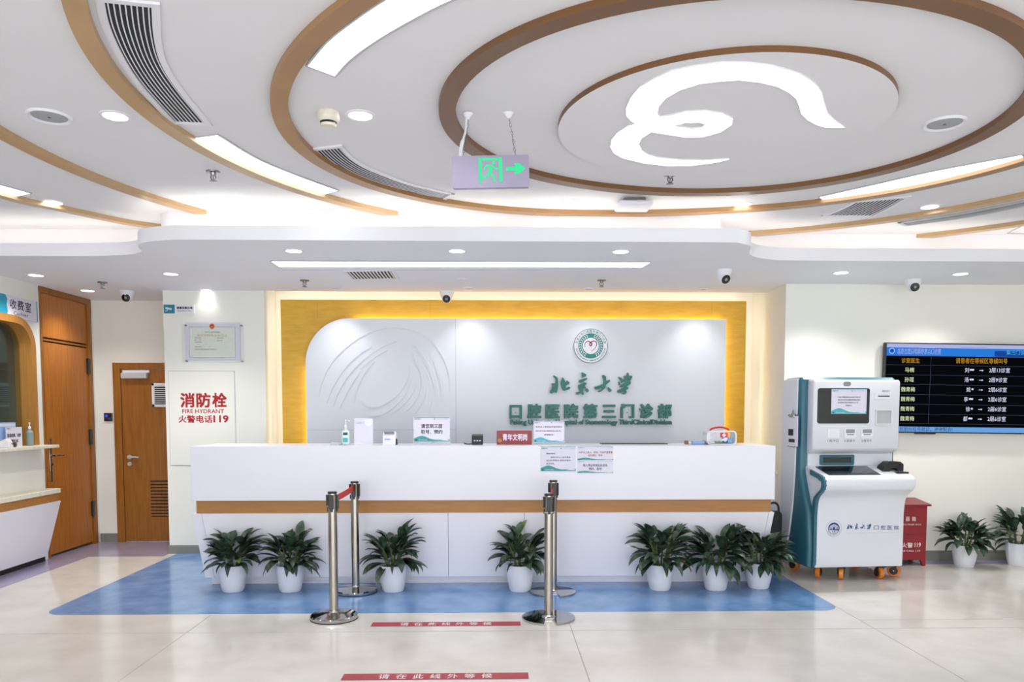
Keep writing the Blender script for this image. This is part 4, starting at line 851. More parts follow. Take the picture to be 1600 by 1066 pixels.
# ================================================================== PLANTS
def leaf_geo(b, base, az, el, L, W, droop, m, twist, rng):
    n = 8; p = Vector(base); pts = []; e_ = el
    for k in range(n + 1):
        d_ = Vector((math.cos(az) * math.cos(e_), math.sin(az) * math.cos(e_), math.sin(e_))); pts.append((p.copy(), d_)); p = p + d_ * (L / n); e_ -= droop / n * (0.4 + 1.2 * k / n)
    V = []; F = []
    for k, (q, d_) in enumerate(pts):
        u = k / n; wd = W * (math.sin(PI * min(1, max(0, (u * 0.97 + 0.03))) ** 0.8) ** 0.9) * 0.5 + 0.0008
        if k == n: wd = 0.0006
        s = Vector((-math.sin(az), math.cos(az), 0)); s = Matrix.Rotation(twist * u, 3, d_) @ s; up = s.cross(d_) * -1
        V += [q + s * wd + up * wd * 0.35, q, q - s * wd + up * wd * 0.35]
    for k in range(n):
        for j in (0, 1): a = k * 3 + j; F.append((a, a + 1, a + 4, a + 3))
    b.add(V, F, m)
def plant(px, py, label, seed, h=0.54, spread=1.0, nl=84, pot=1.0, up_=0.9, group='potted plants in white pots', side=0.0, zmin=0.03, keep_y=None):
    p = on_z(px, py, 0); p.y += 0.055
    if keep_y: p.y = min(p.y, keep_y - 0.115)
    rng = random.Random(seed); t = thing('potted_plant', label, 'potted plant', (p.x, p.y, 0), rng.uniform(-0.3, 0.3), group); k = pot; H = 0.222 * k
    b = MB(); b.lathe([(0.0, 0.004), (0.082 * k, 0.0), (0.090 * k, 0.012), (0.103 * k, 0.08 * k), (0.112 * k, 0.15 * k), (0.1145 * k, 0.19 * k), (0.112 * k, H), (0.107 * k, H), (0.107 * k, H - .03), (0.0, H - .032)], 'pot white', 40); b.build('pot', t, True)
    b = MB(); b.lathe([(0.106 * k, H - .03), (0.06, H - .02), (0, H - .018)], 'soil', 24); b.build('soil', t, True)
    st = MB(); lf = MB(); stems = []
    for i in range(7): a = i * 2.4 + rng.uniform(-.3, .3); r0 = 0.03 + 0.03 * (i % 2); top = Vector((math.cos(a) * (r0 + 0.05), math.sin(a) * (r0 + 0.05), H + (h - H) * rng.uniform(0.30, 0.66))); base_ = Vector((math.cos(a) * r0, math.sin(a) * r0, H - .02)); st.tube([base_, base_.lerp(top, .5) + Vector((0, 0, .01)), top], [0.009, 0.008, 0.005], 'stem', 7); stems.append((base_, top, a))
    wall_y = (keep_y - p.y) if keep_y else 99
    for i in range(nl):
        b0, t0, a0 = stems[i % 7]; u = rng.random() ** 0.7; q = b0.lerp(t0, 0.15 + 0.85 * u); az = a0 + rng.uniform(-1.3, 1.3) + side * 0; el = R(-12 + 78 * u + rng.uniform(-14, 14)); L = (0.13 + 0.09 * rng.random()) * spread * (1.08 - 0.18 * u); W = L * rng.uniform(0.34, 0.46); droop = R(rng.uniform(45, 105)) * (1 - 0.35 * u)
        reach = math.sin(az) * L * 0.85 + q.y
        if reach > wall_y - 0.02: L *= max(0.45, (wall_y - 0.02 - q.y) / max(reach - q.y, 1e-3)) if wall_y - 0.02 > q.y else 0.45; el = max(el, R(25)); droop *= 0.7
        m = 'leaf'; r_ = rng.random()
        if r_ < 0.012: m = 'leaf pale'
        elif r_ < 0.03 and u < 0.3: m = 'leaf dry'
        pet = Vector((math.cos(az) * math.cos(el), math.sin(az) * math.cos(el), math.sin(el))) * 0.035
        st.tube([q, q + pet], 0.0025, 'stem', 5); leaf_geo(lf, q + pet, az, el, L, W, droop, m, rng.uniform(-.5, .5), rng)
    for i in range(4):       # a few long tips hanging below the rim
        az = rng.uniform(-2.9, -0.2); q = Vector((math.cos(az) * .09 * k, math.sin(az) * .09 * k, H + .02)); leaf_geo(lf, q, az, R(10), (0.2 if i else 0.15) * spread, 0.05 if i else 0.03, R(120), 'leaf' if i or seed % 3 else 'leaf dry', 0.3, rng)
    for v in lf.bm.verts:
        if v.co.z < zmin: v.co.z = zmin + (zmin - v.co.z) * 0.1
        if v.co.y > wall_y: v.co.y = wall_y
    st.build('stems', t, True); lf.build('foliage', t, True, 60, fix=False); return t
g_ = 'leafy plants in white pots along the desk'
DK = YD + 0.01
plant(361, 925.5, 'leafy potted plant at the left end of the desk, first in the row', 11, group=g_, keep_y=DK)
plant(451, 925.5, 'leafy potted plant second from the left along the desk', 23, group=g_, keep_y=DK, spread=1.02)
plant(613, 925.5, 'leafy potted plant just right of the rear left queue post', 35, 0.55, 1.05, 78, group=g_, keep_y=DK)
plant(813, 925, 'leafy potted plant just left of the right queue posts', 47, 0.56, 1.0, 80, group=g_, keep_y=DK)
plant(1033, 923, 'leafy potted plant right of the queue posts, leftmost of three close together', 59, 0.54, 1.12, 88, 0.98, group=g_, keep_y=DK)
plant(1121, 923, 'leafy potted plant in the middle of the three at the right end of the desk', 61, 0.53, 1.1, 86, group=g_, keep_y=DK)
plant(1186, 918.5, 'leafy potted plant at the right end of the desk, beside the kiosk', 73, 0.52, 1.1, 86, 0.98, group=g_, keep_y=DK)
g_ = 'leafy plants in white pots along the screen wall'
plant(1512, 887, 'leafy potted plant on the floor under the wall screen, right of the red cabinet', 85, 0.47, 0.98, 80, 0.96, group=g_, keep_y=YT - .01)
plant(1597, 885, 'leafy potted plant cut by the right edge of the picture', 97, 0.54, 1.05, 80, 1.0, group=g_, keep_y=YT - .01)
# ================================================================== LEFT SIDE: CASHIER
YE = 7.64
t = thing('cashier_counter', 'cashier counter on the left wall with stone ledge, wood strip and white front', 'counter', (XL, YE, 0))
q = on_y(93, 695, YE); zs = q.z; pr = q.x - XL
b = MB(); b.box((0.0, -2.6, zs - 0.028), (pr, 0.0, zs), 'cream stone', 0.004); b.build('upper_ledge', t)
q = on_y(95, 763, YE); zl = q.z; pl = q.x - XL
b = MB(); b.box((0, -2.6, zl - 0.045), (pl, 0.0, zl), 'cream stone', 0.005); b.build('lower_worktop', t)
b = MB(); b.box((0, -2.6, zl - 0.14), (pl - 0.015, -0.015, zl - 0.045), 'counter wood', 0.002); b.build('wood_strip', t)
b = MB(); zt = zl - 0.125
V = [(pl - .004, -2.6, zt), (pl - .004, 0, zt), (pl - 0.045, 0, zt), (pl - 0.045, -2.6, zt), (0.075, -2.6, 0.06), (0.075, -0.07, 0.06), (0.035, -0.07, 0.06), (0.035, -2.6, 0.06)]
b.add(V, [(0, 1, 5, 4), (1, 2, 6, 5), (2, 3, 7, 6), (3, 0, 4, 7), (0, 3, 2, 1), (4, 5, 6, 7)], 'white lacquer'); b.build('front_panel', t)
b = MB(); b.box((0, -2.6, 0), (0.03, -0.03, zt), 'rubber'); b.build('plinth', t)
# sign over the window
def left_box(x0, y0, x1, y1):       # pixels on the left wall -> (y0, z0, y1, z1)
    a_ = on_x(x0, y1, XL); b_ = on_x(x1, y0, XL); return a_.y, a_.z, b_.y, b_.z
a = on_x(57, 472, XL); z1, z0 = on_x(57, 472, XL).z, on_x(57, 504, XL).z; ya = on_x(57, 488, XL).y
t = thing('cashier_sign', 'white and blue cashier sign above the window at the left edge', 'sign', (XL, ya, z0), PI / 2); H = z1 - z0; W = 1.0
b = MB(); b.rect(-W, 0, 0, H, 'paper', 0.012, FACE, (0, -0.014, 0)); b.build('plate', t)
b = MB(); b.rect(-0.022, 0, -0.008, H, 'cyan sign', 0, FACE, (0, -0.0145, 0)); yl = on_x(4, 470, XL).y - ya
b.fill([[(-W, 0), (yl + .02, 0), (yl + .05, H * .25), (yl + .035, H * .55), (yl + .05, H * .8), (yl + .02, H), (-W, H)]], 'cyan sign', 0, FACE, (0, -0.0145, 0)); b.build('blue_edges', t)
b = MB(); u0, u1 = on_x(12, 480, XL).y - ya, on_x(47, 480, XL).y - ya
for k, ch in enumerate('收费室'): st_ = (u1 - u0) / 3; b.text(ch, u0 + k * st_ + .008, H * .40, u0 + (k + 1) * st_ - .008, H * .86, 'ink', off=(0, -0.0148, 0), bold=.012)
u0, u1 = on_x(19, 495, XL).y - ya, on_x(42, 495, XL).y - ya; b.text('Cashier', u0, H * .14, u1, H * .32, 'ink', off=(0, -0.0148, 0)); b.build('characters', t)
# things on the cashier ledge
def ledge(px, dx=0.05): p_ = on_x(px, 690, XL + dx); return Vector((XL + dx, p_.y, zs))
t = thing('hand_sanitiser', 'dim pump bottle of hand gel on the cashier ledge beside the window frame', 'bottle', (XL + 0.045, on_x(47, 690, XL + 0.045).y, zs)); b = MB(); b.lathe([(0.0, 0), (0.03, 0), (0.032, 0.01), (0.032, 0.13), (0.012, 0.155), (0.012, 0.165)], 'inner grey', 20); b.build('bottle_body', t, True)
b = MB(); b.lathe([(0.013, 0.162), (0.013, 0.185), (0.005, 0.19), (0.005, 0.215), (0.012, 0.22), (0, 0.225)], 'white plastic', 16); b.build('pump', t, True)
p_ = ledge(22, 0.03); t = thing('paper_sign', 'small white sign with black characters on the cashier ledge', 'sign', p_, PI / 2); b = MB(); b.rect(-0.12, 0.0, 0.12, 0.185, 'paper', 0.003, FACE, (0, -0.003, 0)); b.build('sheet', t)
b = MB(); b.text('温馨提示', -0.11, 0.165, -0.05, 0.178, 'ink', off=(0, -0.0036, 0)); b.text('医保结算、收费', -0.10, 0.09, 0.10, 0.125, 'ink', off=(0, -0.0036, 0), bold=.03); b.text('请在此', -0.05, 0.04, 0.06, 0.07, 'ink', off=(0, -0.0036, 0), bold=.03); b.build('characters', t)
p_ = ledge(8, 0.0); t = thing('paper_sign', 'pale blue sign behind the others at the left edge of the cashier ledge', 'sign', p_ + Vector((0, 0, 0)), PI / 2); b = MB(); b.rect(-0.16, 0.0, 0.16, 0.23, 'pack blue', 0.003, FACE, (0, -0.003, 0)); b.rect(-0.15, 0.19, 0.15, 0.22, 'paper', 0, FACE, (0, -0.0036, 0)); b.build('sheet', t)
p_ = ledge(10, 0.09); t = thing('card_reader', 'small white and black card reader on the cashier ledge', 'card reader', p_, PI / 2 + 0.3); b = MB(); b.prism([(-0.04, 0), (0.04, 0), (0.04, 0.06), (-0.01, 0.085), (-0.035, 0.05)], -0.06, 0.06, 'white plastic', 0.006); b.build('housing', t)
b = MB(); b.rect(0.01, 0.03, 0.045, 0.042, 'ink navy', 0.001, FACE, (0, -0.0405, 0)); b.build('blue_mark', t)
b = MB(); b.box((0.07, -0.045, 0), (0.16, 0.04, 0.045), 'black plastic', 0.014, 3); b.build('keypad', t)

# ================================================================== PILLAR
def wall_sheet(name, label, cat, x0, y0, x1, y1, y): a_ = box_px(x0, y0, x1, y1, y); return thing(name, label, cat, ((a_[0] + a_[2]) / 2, y, a_[1])), a_[2] - a_[0], a_[3] - a_[1]
t, W, H = wall_sheet('fire_hydrant_door', 'white wall door with red fire hydrant lettering on the pillar', 'cabinet door', 267.5, 580.5, 366, 727, YP)
b = MB(); b.rect(-W / 2, 0, W / 2, H, 'pillar paint', 0.008, FACE, (0, -0.008, 0)); b.build('door_panel', t)
b = MB()
for r in ((-W / 2 - .006, -.006, W / 2 + .006, 0), (-W / 2 - .006, H, W / 2 + .006, H + .006), (-W / 2 - .006, 0, -W / 2, H), (W / 2, 0, W / 2 + .006, H)): b.rect(*r, 'seam grey', 0.001, FACE, (0, -0.001, 0))
b.build('door_gap', t)
def pxz(x, y, yy, o_, z0): p_ = on_y(x, y, yy); return p_.x - o_, p_.z - z0
ox, oz = t.location.x, t.location.z
def ptxt(b, s, x0, y0, x1, y1, m, bold=0.0): u0, v0 = pxz(x0, y1, YP - .008, ox, oz); u1, v1 = pxz(x1, y0, YP - .008, ox, oz); b.text(s, u0, v0, u1, v1, m, off=(0, -0.009, 0), bold=bold)
b = MB()
for ch, xx in zip('消防栓', (282, 307, 332)): ptxt(b, ch, xx, 614, xx + 22, 637, 'red sign', .03)
ptxt(b, 'FIRE HYDRANT', 285, 639.5, 350, 646, 'red sign', .015); ptxt(b, '火警电话', 279, 649, 332, 661, 'red sign', .025); ptxt(b, '119', 333.5, 649, 357, 660.5, 'red sign', .03); b.build('lettering', t)
t, W, H = wall_sheet('framed_certificate', 'certificate in a clear acrylic frame on the pillar above the hydrant door', 'certificate', 286, 507, 382, 567, YP)
b = MB(); x0, z0 = pxz(291, 562, YP, t.location.x, t.location.z); x1, z1 = pxz(375, 504, YP, t.location.x, t.location.z); b.rect(x0, z0, x1, z1, 'paper', 0.004, FACE, (0, -0.012, 0)); b.build('mat_board', t)
b = MB(); u0, v0 = pxz(297, 559, YP, t.location.x, t.location.z); u1, v1 = pxz(368, 511, YP, t.location.x, t.location.z); b.rect(u0, v0, u1, v1, 'certificate paper', 0, FACE, (0, -0.0125, 0))
for r in ((u0, v0, u1, v0 + .004), (u0, v1 - .004, u1, v1), (u0, v0, u0 + .004, v1), (u1 - .004, v0, u1, v1)): b.rect(*r, 'ink faint', 0, FACE, (0, -0.0128, 0))
w_, h_ = u1 - u0, v1 - v0
b.text('中华人民共和国', u0 + w_ * .34, v0 + h_ * .80, u0 + w_ * .66, v0 + h_ * .85, 'ink', off=(0, -0.0128, 0)); b.text('医疗机构执业许可证', u0 + w_ * .18, v0 + h_ * .68, u0 + w_ * .82, v0 + h_ * .76, 'gold ink', off=(0, -0.0128, 0))
for s, a0, a1, v in (('机构名称', .12, .26, .62), ('地    址', .12, .26, .55), ('诊疗科目', .12, .26, .48), ('法定代表人', .60, .76, .62), ('登记号', .60, .72, .53), ('有效期限', .12, .26, .33), ('该医疗机构经核准登记,准予执业', .12, .58, .25)): b.text(s, u0 + w_ * a0, v0 + h_ * v, u0 + w_ * a1, v0 + h_ * (v + .035), 'ink', off=(0, -0.0128, 0))
b.build('document', t)
b = MB(); cx_, cz_ = pxz(332, 510, YP, t.location.x, t.location.z); b.fill([ring_pts(0.026, 28, cx_, cz_)], 'bright red', 0, FACE, (0, -0.0132, 0)); b.fill([ring_pts(0.028, 28, cx_, cz_), ring_pts(0.022, 28, cx_, cz_)], 'gold ink', 0, FACE, (0, -0.0135, 0)); b.rect(cx_ - .012, cz_ - .010, cx_ + .012, cz_ - .002, 'gold ink', 0, FACE, (0, -0.0136, 0)); b.fill([[(cx_ - .018, cz_ - .030), (cx_ + .018, cz_ - .030), (cx_ + .014, cz_ - .022), (cx_ - .014, cz_ - .022)]], 'gold ink', 0, FACE, (0, -0.0136, 0)); b.build('crest', t)
b = MB(); b.box((-W / 2, -0.022, 0), (W / 2, -0.017, H), 'clear acrylic', 0.001); b.build('acrylic_plate', t)
for sx in (-.43, .46):
    for sz in (.04, .96): b = MB(); b.lathe([(0.009, 0), (0.009, 0.028), (0.0, 0.030)], 'chrome dark', 14, Matrix.Translation((W * sx, 0, H * sz)) @ Matrix.Rotation(PI / 2, 4, 'X')); b.build('standoff', t, True)
t, W, H = wall_sheet('camera_notice', 'small blue and white camera notice near the top of the pillar', 'sign', 256.5, 476.5, 304, 490, YP)
b = MB(); b.rect(-W / 2, 0, W / 2, H, 'white plastic', 0.008, FACE, (0, -0.008, 0)); b.build('plate', t)
b = MB(); b.rect(-W / 2, 0, -W / 2 + W * .36, H, 'teal sign', 0, FACE, (0, -0.0085, 0)); b.build('blue_field', t)
b = MB(); m0 = -W / 2 + W * .17; b.stroke([Vector((m0 - .035, H * .62)), Vector((m0 + .03, H * .48))], H * .2, 'paper', 0.0004, FACE, (0, -0.009, 0)); b.stroke([Vector((m0 - .01, H * .5)), Vector((m0 - .02, H * .28)), Vector((m0 - .04, H * .28))], H * .07, 'paper', 0.0004, FACE, (0, -0.009, 0)); b.build('camera_symbol', t)
b = MB(); b.text('图像采集区域', -W * .07, H * .50, W * .44, H * .78, 'ink', off=(0, -0.009, 0), bold=.03); b.text('Cameras in Use', -W * .07, H * .24, W * .40, H * .40, 'ink', off=(0, -0.009, 0), bold=.01); b.build('characters', t)
t, W, H = wall_sheet('door_keypad', 'small black door keypad with a blue light between the two wooden doors', 'keypad', 163.5, 645.5, 176.5, 658.5, YB)
b = MB(); b.box((-W / 2, -0.016, 0), (W / 2, 0, H), 'black glass', 0.004); b.build('housing', t)
b = MB(); b.fill([ring_pts(H * .16, 16, -W * .2, H * .66)], 'pad blue', 0.001, FACE, (0, -0.017, 0)); b.rect(0, H * .2, W * .34, H * .45, 'ink navy', 0.001, FACE, (0, -0.017, 0)); b.build('indicator', t)

# ================================================================== KIOSK
KA = R(4.0); K0 = Vector((2.745, 6.50, 0)); KW = 0.897
t = thing('self_service_kiosk', 'tall white and teal self-service kiosk on orange casters beside the desk', 'kiosk', K0, KA)
KX = Vector((math.cos(KA), math.sin(KA), 0)); KY = Vector((-math.sin(KA), math.cos(KA), 0))
def kp(px, py, yl): p_ = on_plane(px, py, K0 + KY * yl, KY) - K0; return p_.dot(KX), p_.z
def kbox(x0, y0, x1, y1, yl): a_ = kp(x0, y1, yl); b_ = kp(x1, y0, yl); return a_[0], a_[1], b_[0], b_[1]
ztop = kp(1330, 589.5, 0.2)[1]; FH = 0.12
sh = [(0.03, 0.125)] + [(0.025, 0.30), (0.05, 0.6), (0.14, 0.8), (0.205, 0.95), (0.21, 1.0), (0.21, ztop - .06), (0.215, ztop - .02), (0.24, ztop), (0.52, ztop), (0.56, ztop - .04), (0.56, 0.125)]
b = MB(); b.prism(sh, 0.0, KW, 'kiosk teal', 0.03, seg=4); b.build('shell', t, True)
sp = [(y, z) for y, z in ((0.26, ztop - .012), (0.27, 1.3), (0.28, 0.95), (0.31, 0.65), (0.36, 0.40), (0.43, 0.20), (0.47, 0.128))] + [(0.555, 0.128), (0.555, ztop - .045), (0.52, ztop - .012)]
b = MB(); b.prism(sp, -0.012, 0.02, 'kiosk silver', 0.008); b.build('side_panel', t)
b = MB(); b.prism(sp, KW - 0.02, KW + 0.012, 'kiosk silver', 0.008); b.build('side_panel', t)
fx0, fx1 = 0.058, KW - 0.03
yt = -0.16; zt1 = 0.945; zh0 = kp(1335, 702, 0.1)[1]; zh1 = kp(1335, 593.5, 0.1)[1]; zr = kp(1300, 729, 0.17)[1]
lowp = spline([Vector(p) for p in ((0.05, 0.122), (0.012, 0.128), (-0.002, 0.16), (-0.002, 0.40), (-0.004, 0.62), (-0.03, 0.74), (-0.10, 0.80), (-0.145, 0.83), (yt, 0.875), (-0.145, 0.925), (-0.11, 0.945))], 4)
b = MB(); b.prism([tuple(p) for p in lowp] + [(0.19, zr + .006), (0.24, zr), (0.24, 0.122)], fx0, fx1 + .005, 'kiosk silver', 0.012, seg=3); b.build('front_body', t, True, 50)
b = MB(); b.prism([(0.19, zr - .02), (0.24, zr - .02), (0.24, zh0 + .05), (0.19, zh0 - .02)], fx0 + .01, fx1 - .005, 'kiosk silver', 0.0); b.build('recess_panel', t)
b = MB(); b.prism([(0.19, zh0 - .045), (0.115, zh0 - .012), (0.10, zh0 + .01), (0.10, zh1 - .02), (0.115, zh1), (0.22, zh1), (0.22, zh0 - .045)], fx0 + .005, fx1, 'kiosk silver', 0.018, seg=4); b.build('head_panel', t, True, 50)
# teal edge strip along the left cheek of the tray
out = [(0.02, 0.125)] + [tuple(p) for p in lowp[4:]] + [(0.10, zr - .02)]
inn = [(0.07, 0.125)] + [(p.x + (0.055 if p.y < 0.75 else 0.05), min(p.y, 0.905)) for p in lowp[4:-1]] + [(-0.07, 0.915), (0.10, zr - .065)]
n_ = min(len(out), len(inn)); b = MB(); P1 = resample([Vector(p) for p in out], 30); P2 = resample([Vector(p) for p in inn], 30)
b.loft([[(fx0 - .016, p.x, p.y) for p in P1], [(fx0 + .012, p.x, p.y) for p in P1]], 'kiosk teal'); b.loft([[(fx0 - .016, p.x, p.y) for p in P1], [(fx0 - .016, p.x, p.y) for p in P2], [(fx0 + .002, p.x, p.y) for p in P2]], 'kiosk teal'); b.build('edge_trim', t)
YH = 0.10
a_ = kbox(1276.5, 607, 1359, 662, YH); b = MB(); b.fill([rounded(*a_, 0.02, (1, 1, 1, 1))], 'black glass', 0.006, FACE, (0, YH - 0.004, 0)); scr = b.build('screen', t)
a_ = kbox(1298, 608, 1354, 647, YH); W, H = a_[2] - a_[0], a_[3] - a_[1]; b = MB(); notice(b, W, H, [('为减少接触请使用自助机办理业务', .18, .82, .64, .70, 'ink', .01), ('预约挂号取号及缴费请按提示操作', .18, .82, .53, .59, 'ink', .01), ('如有疑问,请咨询服务台人员', .18, .76, .42, .48, 'ink', .01), ('感谢配合!', .40, .58, .31, .37, 'ink', .01)], wv='wave aqua')
pp = KX * ((a_[0] + a_[2]) / 2) + KY * (YH - .0065) + K0
o = b.build('notice_sheet', fix=False); o.location = (pp.x, pp.y, a_[1]); o.rotation_euler = (0, 0, KA); tag(o, 'paper notice taped over the kiosk screen', 'notice')
def kpart(name, fn, **k): b = MB(); fn(b); return b.build(name, t, **k)
a_ = kbox(1317.5, 596.5, 1329.5, 603.5, YH); b = MB(); b.fill([rounded(*a_, (a_[3] - a_[1]) * .48, (1, 1, 1, 1))], 'grey plastic', 0.004, FACE, (0, YH - .003, 0)); b.build('camera_window', t)
def slot(px0, py0, px1, py1, dark):
    a_ = kbox(px0, py0, px1, py1, YH); b = MB(); b.fill([rounded(*a_, 0.008, (1, 1, 1, 1))], 'white plastic', 0.012, FACE, (0, YH - .010, 0))
    w_, h_ = a_[2] - a_[0], a_[3] - a_[1]
    if dark: b.rect(a_[0] + w_ * .12, a_[1] + h_ * .52, a_[2] - w_ * .12, a_[1] + h_ * .93, 'grey plastic', 0.001, FACE, (0, YH - .011, 0)); b.rect(a_[0] + w_ * .2, a_[1] + h_ * .32, a_[2] - w_ * .2, a_[1] + h_ * .40, 'black plastic', 0.001, FACE, (0, YH - .011, 0))
    else: b.rect(a_[0] + w_ * .12, a_[1] + h_ * .22, a_[2] - w_ * .12, a_[1] + h_ * .42, 'white lacquer', 0.003, FACE, (0, YH - .013, 0))
    b.build('card_slot', t)
slot(1292, 670, 1311, 684.5, 0); slot(1318.5, 670, 1337, 684.5, 1); slot(1344.5, 670, 1363.5, 684.5, 1)
a_ = kbox(1365.5, 614.5, 1392.5, 623.5, YH); b = MB(); b.fill([rounded(*a_, 0.006, (1, 1, 1, 1))], 'white plastic', 0.010, FACE, (0, YH - .008, 0)); w_, h_ = a_[2] - a_[0], a_[3] - a_[1]; b.rect(a_[0] + w_ * .2, a_[1] + h_ * .38, a_[2] - w_ * .12, a_[1] + h_ * .56, 'black plastic', 0.001, FACE, (0, YH - .009, 0)); b.build('card_slot', t)
a_ = kbox(1368, 641.5, 1391.5, 662, YH); b = MB(); b.fill([rounded(a_[0] - .008, a_[1] - .008, a_[2] + .008, a_[3] + .008, 0.008, (1, 1, 1, 1)), [(a_[0], a_[1]), (a_[2], a_[1]), (a_[2], a_[3]), (a_[0], a_[3])]], 'white plastic', 0.022, FACE, (0, YH - .018, 0)); b.rect(*a_, 'grille grey', 0, FACE, (0, YH - .001, 0)); b.build('fingerprint_bay', t)
b = MB()
for s, q in (('1 取卡口', (1293, 687, 1310, 691)), ('2 医保卡', (1319, 687, 1336, 691)), ('3 就诊卡', (1346, 687, 1362, 691)), ('身份证口', (1378, 609.5, 1390, 613))): a_ = kbox(*q, YH); b.text(s, *a_, 'ink', off=(0, YH - .0008, 0), bold=.0)
a_ = kbox(1328, 703, 1343, 704.2, YH + .0); b.build('slot_lettering', t)
a_ = kbox(1280, 710.5, 1334, 727, 0.19); b = MB(); b.fill([rounded(*a_, 0.014, (1, 1, 1, 1)), [(a_[0] + .03, a_[1] + .022), (a_[2] - .03, a_[1] + .022), (a_[2] - .03, a_[3] - .022), (a_[0] + .03, a_[3] - .022)]], 'kiosk teal', 0.014, FACE, (0, 0.178, 0)); b.rect(a_[0] + .028, a_[1] + .02, a_[2] - .028, a_[3] - .02, 'black glass', 0, FACE, (0, 0.186, 0)); b.build('printer_bezel', t)
# sloping touch screen on the tray
s0, s1 = Vector((-0.09, 0.948)), Vector((0.155, zr + .0035)); nn = Vector((-(s1.y - s0.y), (s1.x - s0.x))).normalized()
ty = lambda yl: s0.y + (s1.y - s0.y) * (yl - s0.x) / (s1.x - s0.x)
b = MB(); xa0, xb0 = kp(1273, 731, 0.14)[0], kp(1352, 731, 0.14)[0]; xa1, xb1 = kp(1295, 744.5, -0.09)[0], kp(1377, 744.5, -0.09)[0]
V = [(max(xa1, fx0 + .02), -0.088, ty(-0.088) + .004), (xb1, -0.088, ty(-0.088) + .004), (xb1, 0.145, ty(.145) + .004), (max(xa1, fx0 + .02), 0.145, ty(.145) + .004)]
V += [(x, y, z - .012) for x, y, z in V]; b.add(V, [(0, 1, 2, 3), (4, 7, 6, 5), (0, 4, 5, 1), (1, 5, 6, 2), (2, 6, 7, 3), (3, 7, 4, 0)], 'black glass'); b.build('touch_panel', t)
# dark scanner hood at the right of the tray
x0, x1 = kp(1376, 735, 0.03)[0], kp(1409, 735, 0.03)[0]; zb = ty(0.03); b = MB(); wd = x1 - x0
hood = [(x0, zb - .01), (x0 + wd * .12, zb + .04), (x0 + wd * .35, zb + .075), (x0 + wd * .85, zb + .078), (x1, zb + .055), (x1, zb - .005), (x1 - wd * .30, zb - .005), (x1 - wd * .32, zb + .022), (x0 + wd * .42, zb + .02), (x0 + wd * .34, zb - .01)]
V, F = fill_geo([hood], 0.055); b.add(V, F, 'rubber', Matrix.Translation((0, 0.06, 0)) @ FACE); b.build('scanner_hood', t)
b = MB(); b.box((x0 + wd * .5, -0.06, zb - .045), (x1 + .01, 0.0, zb - .0275 + .02), 'black plastic', 0.003); b.build('keypad', t)
a_ = kbox(1299, 771.3, 1409, 774.2, -0.03); b = MB(); b.box((a_[0], -0.075, 0.784), (a_[2], -0.02, 0.798), 'grey plastic', 0.004); b.build('paper_slot', t)
# printed logo on the body
YK = -0.0045; b = MB(); c_ = kp(1303, 826, YK); r_ = 12.8 / FPX * 6.65
b.fill([ring_pts(r_, 40, *c_), ring_pts(r_ * .97, 40, *c_)], 'ink lavender', 0, FACE, (0, YK, 0)); b.fill([ring_pts(r_ * .72, 40, *c_), ring_pts(r_ * .66, 40, *c_)], 'ink navy', 0, FACE, (0, YK, 0))
b.fill([[(c_[0] + r_ * .70 * math.cos(R(a)), c_[1] + r_ * .70 * math.sin(R(a))) for a in range(-22, 203, 9)]], 'ink navy', 0, FACE, (0, YK, 0))
for k, rr__ in enumerate((.22, .38, .54)): 
    for s_ in (-1, 1): b.stroke(spline([Vector((c_[0] + s_ * rr__ * r_, c_[1] - r_ * .1)), Vector((c_[0] + s_ * rr__ * r_ * .85, c_[1] + r_ * (.02 + rr__ * .4))), Vector((c_[0] + s_ * .03 * r_, c_[1] + r_ * (.08 + rr__ * .75)))], 5), r_ * .085, 'paper', 0.0003, FACE, (0, YK - .0005, 0))
for s_ in (-.12, .12): b.stroke([Vector((c_[0] + (s_ - .06) * r_, c_[1] - r_ * .32)), Vector((c_[0] + (s_ + .06) * r_, c_[1] - r_ * .50))], r_ * .1, 'ink navy', 0.0003, FACE, (0, YK, 0))
arc_text(b, 'PEKING UNIVERSITY', *(r_ * .85, r_ * .12), R(200), R(340), 'ink lavender', (c_[0], YK, c_[1]), True)
a_ = kbox(1317.6, 815, 1318.2, 837, YK); b.rect(*a_, 'ink lavender', 0, FACE, (0, YK, 0))
for ch in BRP:
    lp = []
    for L in ch:
        lp.append([kp(1323 + (x - 859) / 132 * 39.5, 818.5 + (y - 583) / 34 * 9.2, YK) for x, y in L])
    b.fill(lp, 'ink navy', 0, FACE, (0, YK, 0))
for i, ch in enumerate('口腔医院'): a_ = kbox(1365.5 + i * 10.6, 821.5, 1373 + i * 10.6, 828, YK); b.text(ch, *a_, 'ink navy', off=(0, YK, 0))
a_ = kbox(1323, 832, 1405, 834, YK); b.text('PEKING UNIVERSITY HOSPITAL OF STOMATOLOGY', *a_, 'ink lavender', off=(0, YK, 0)); b.build('logo_print', t)
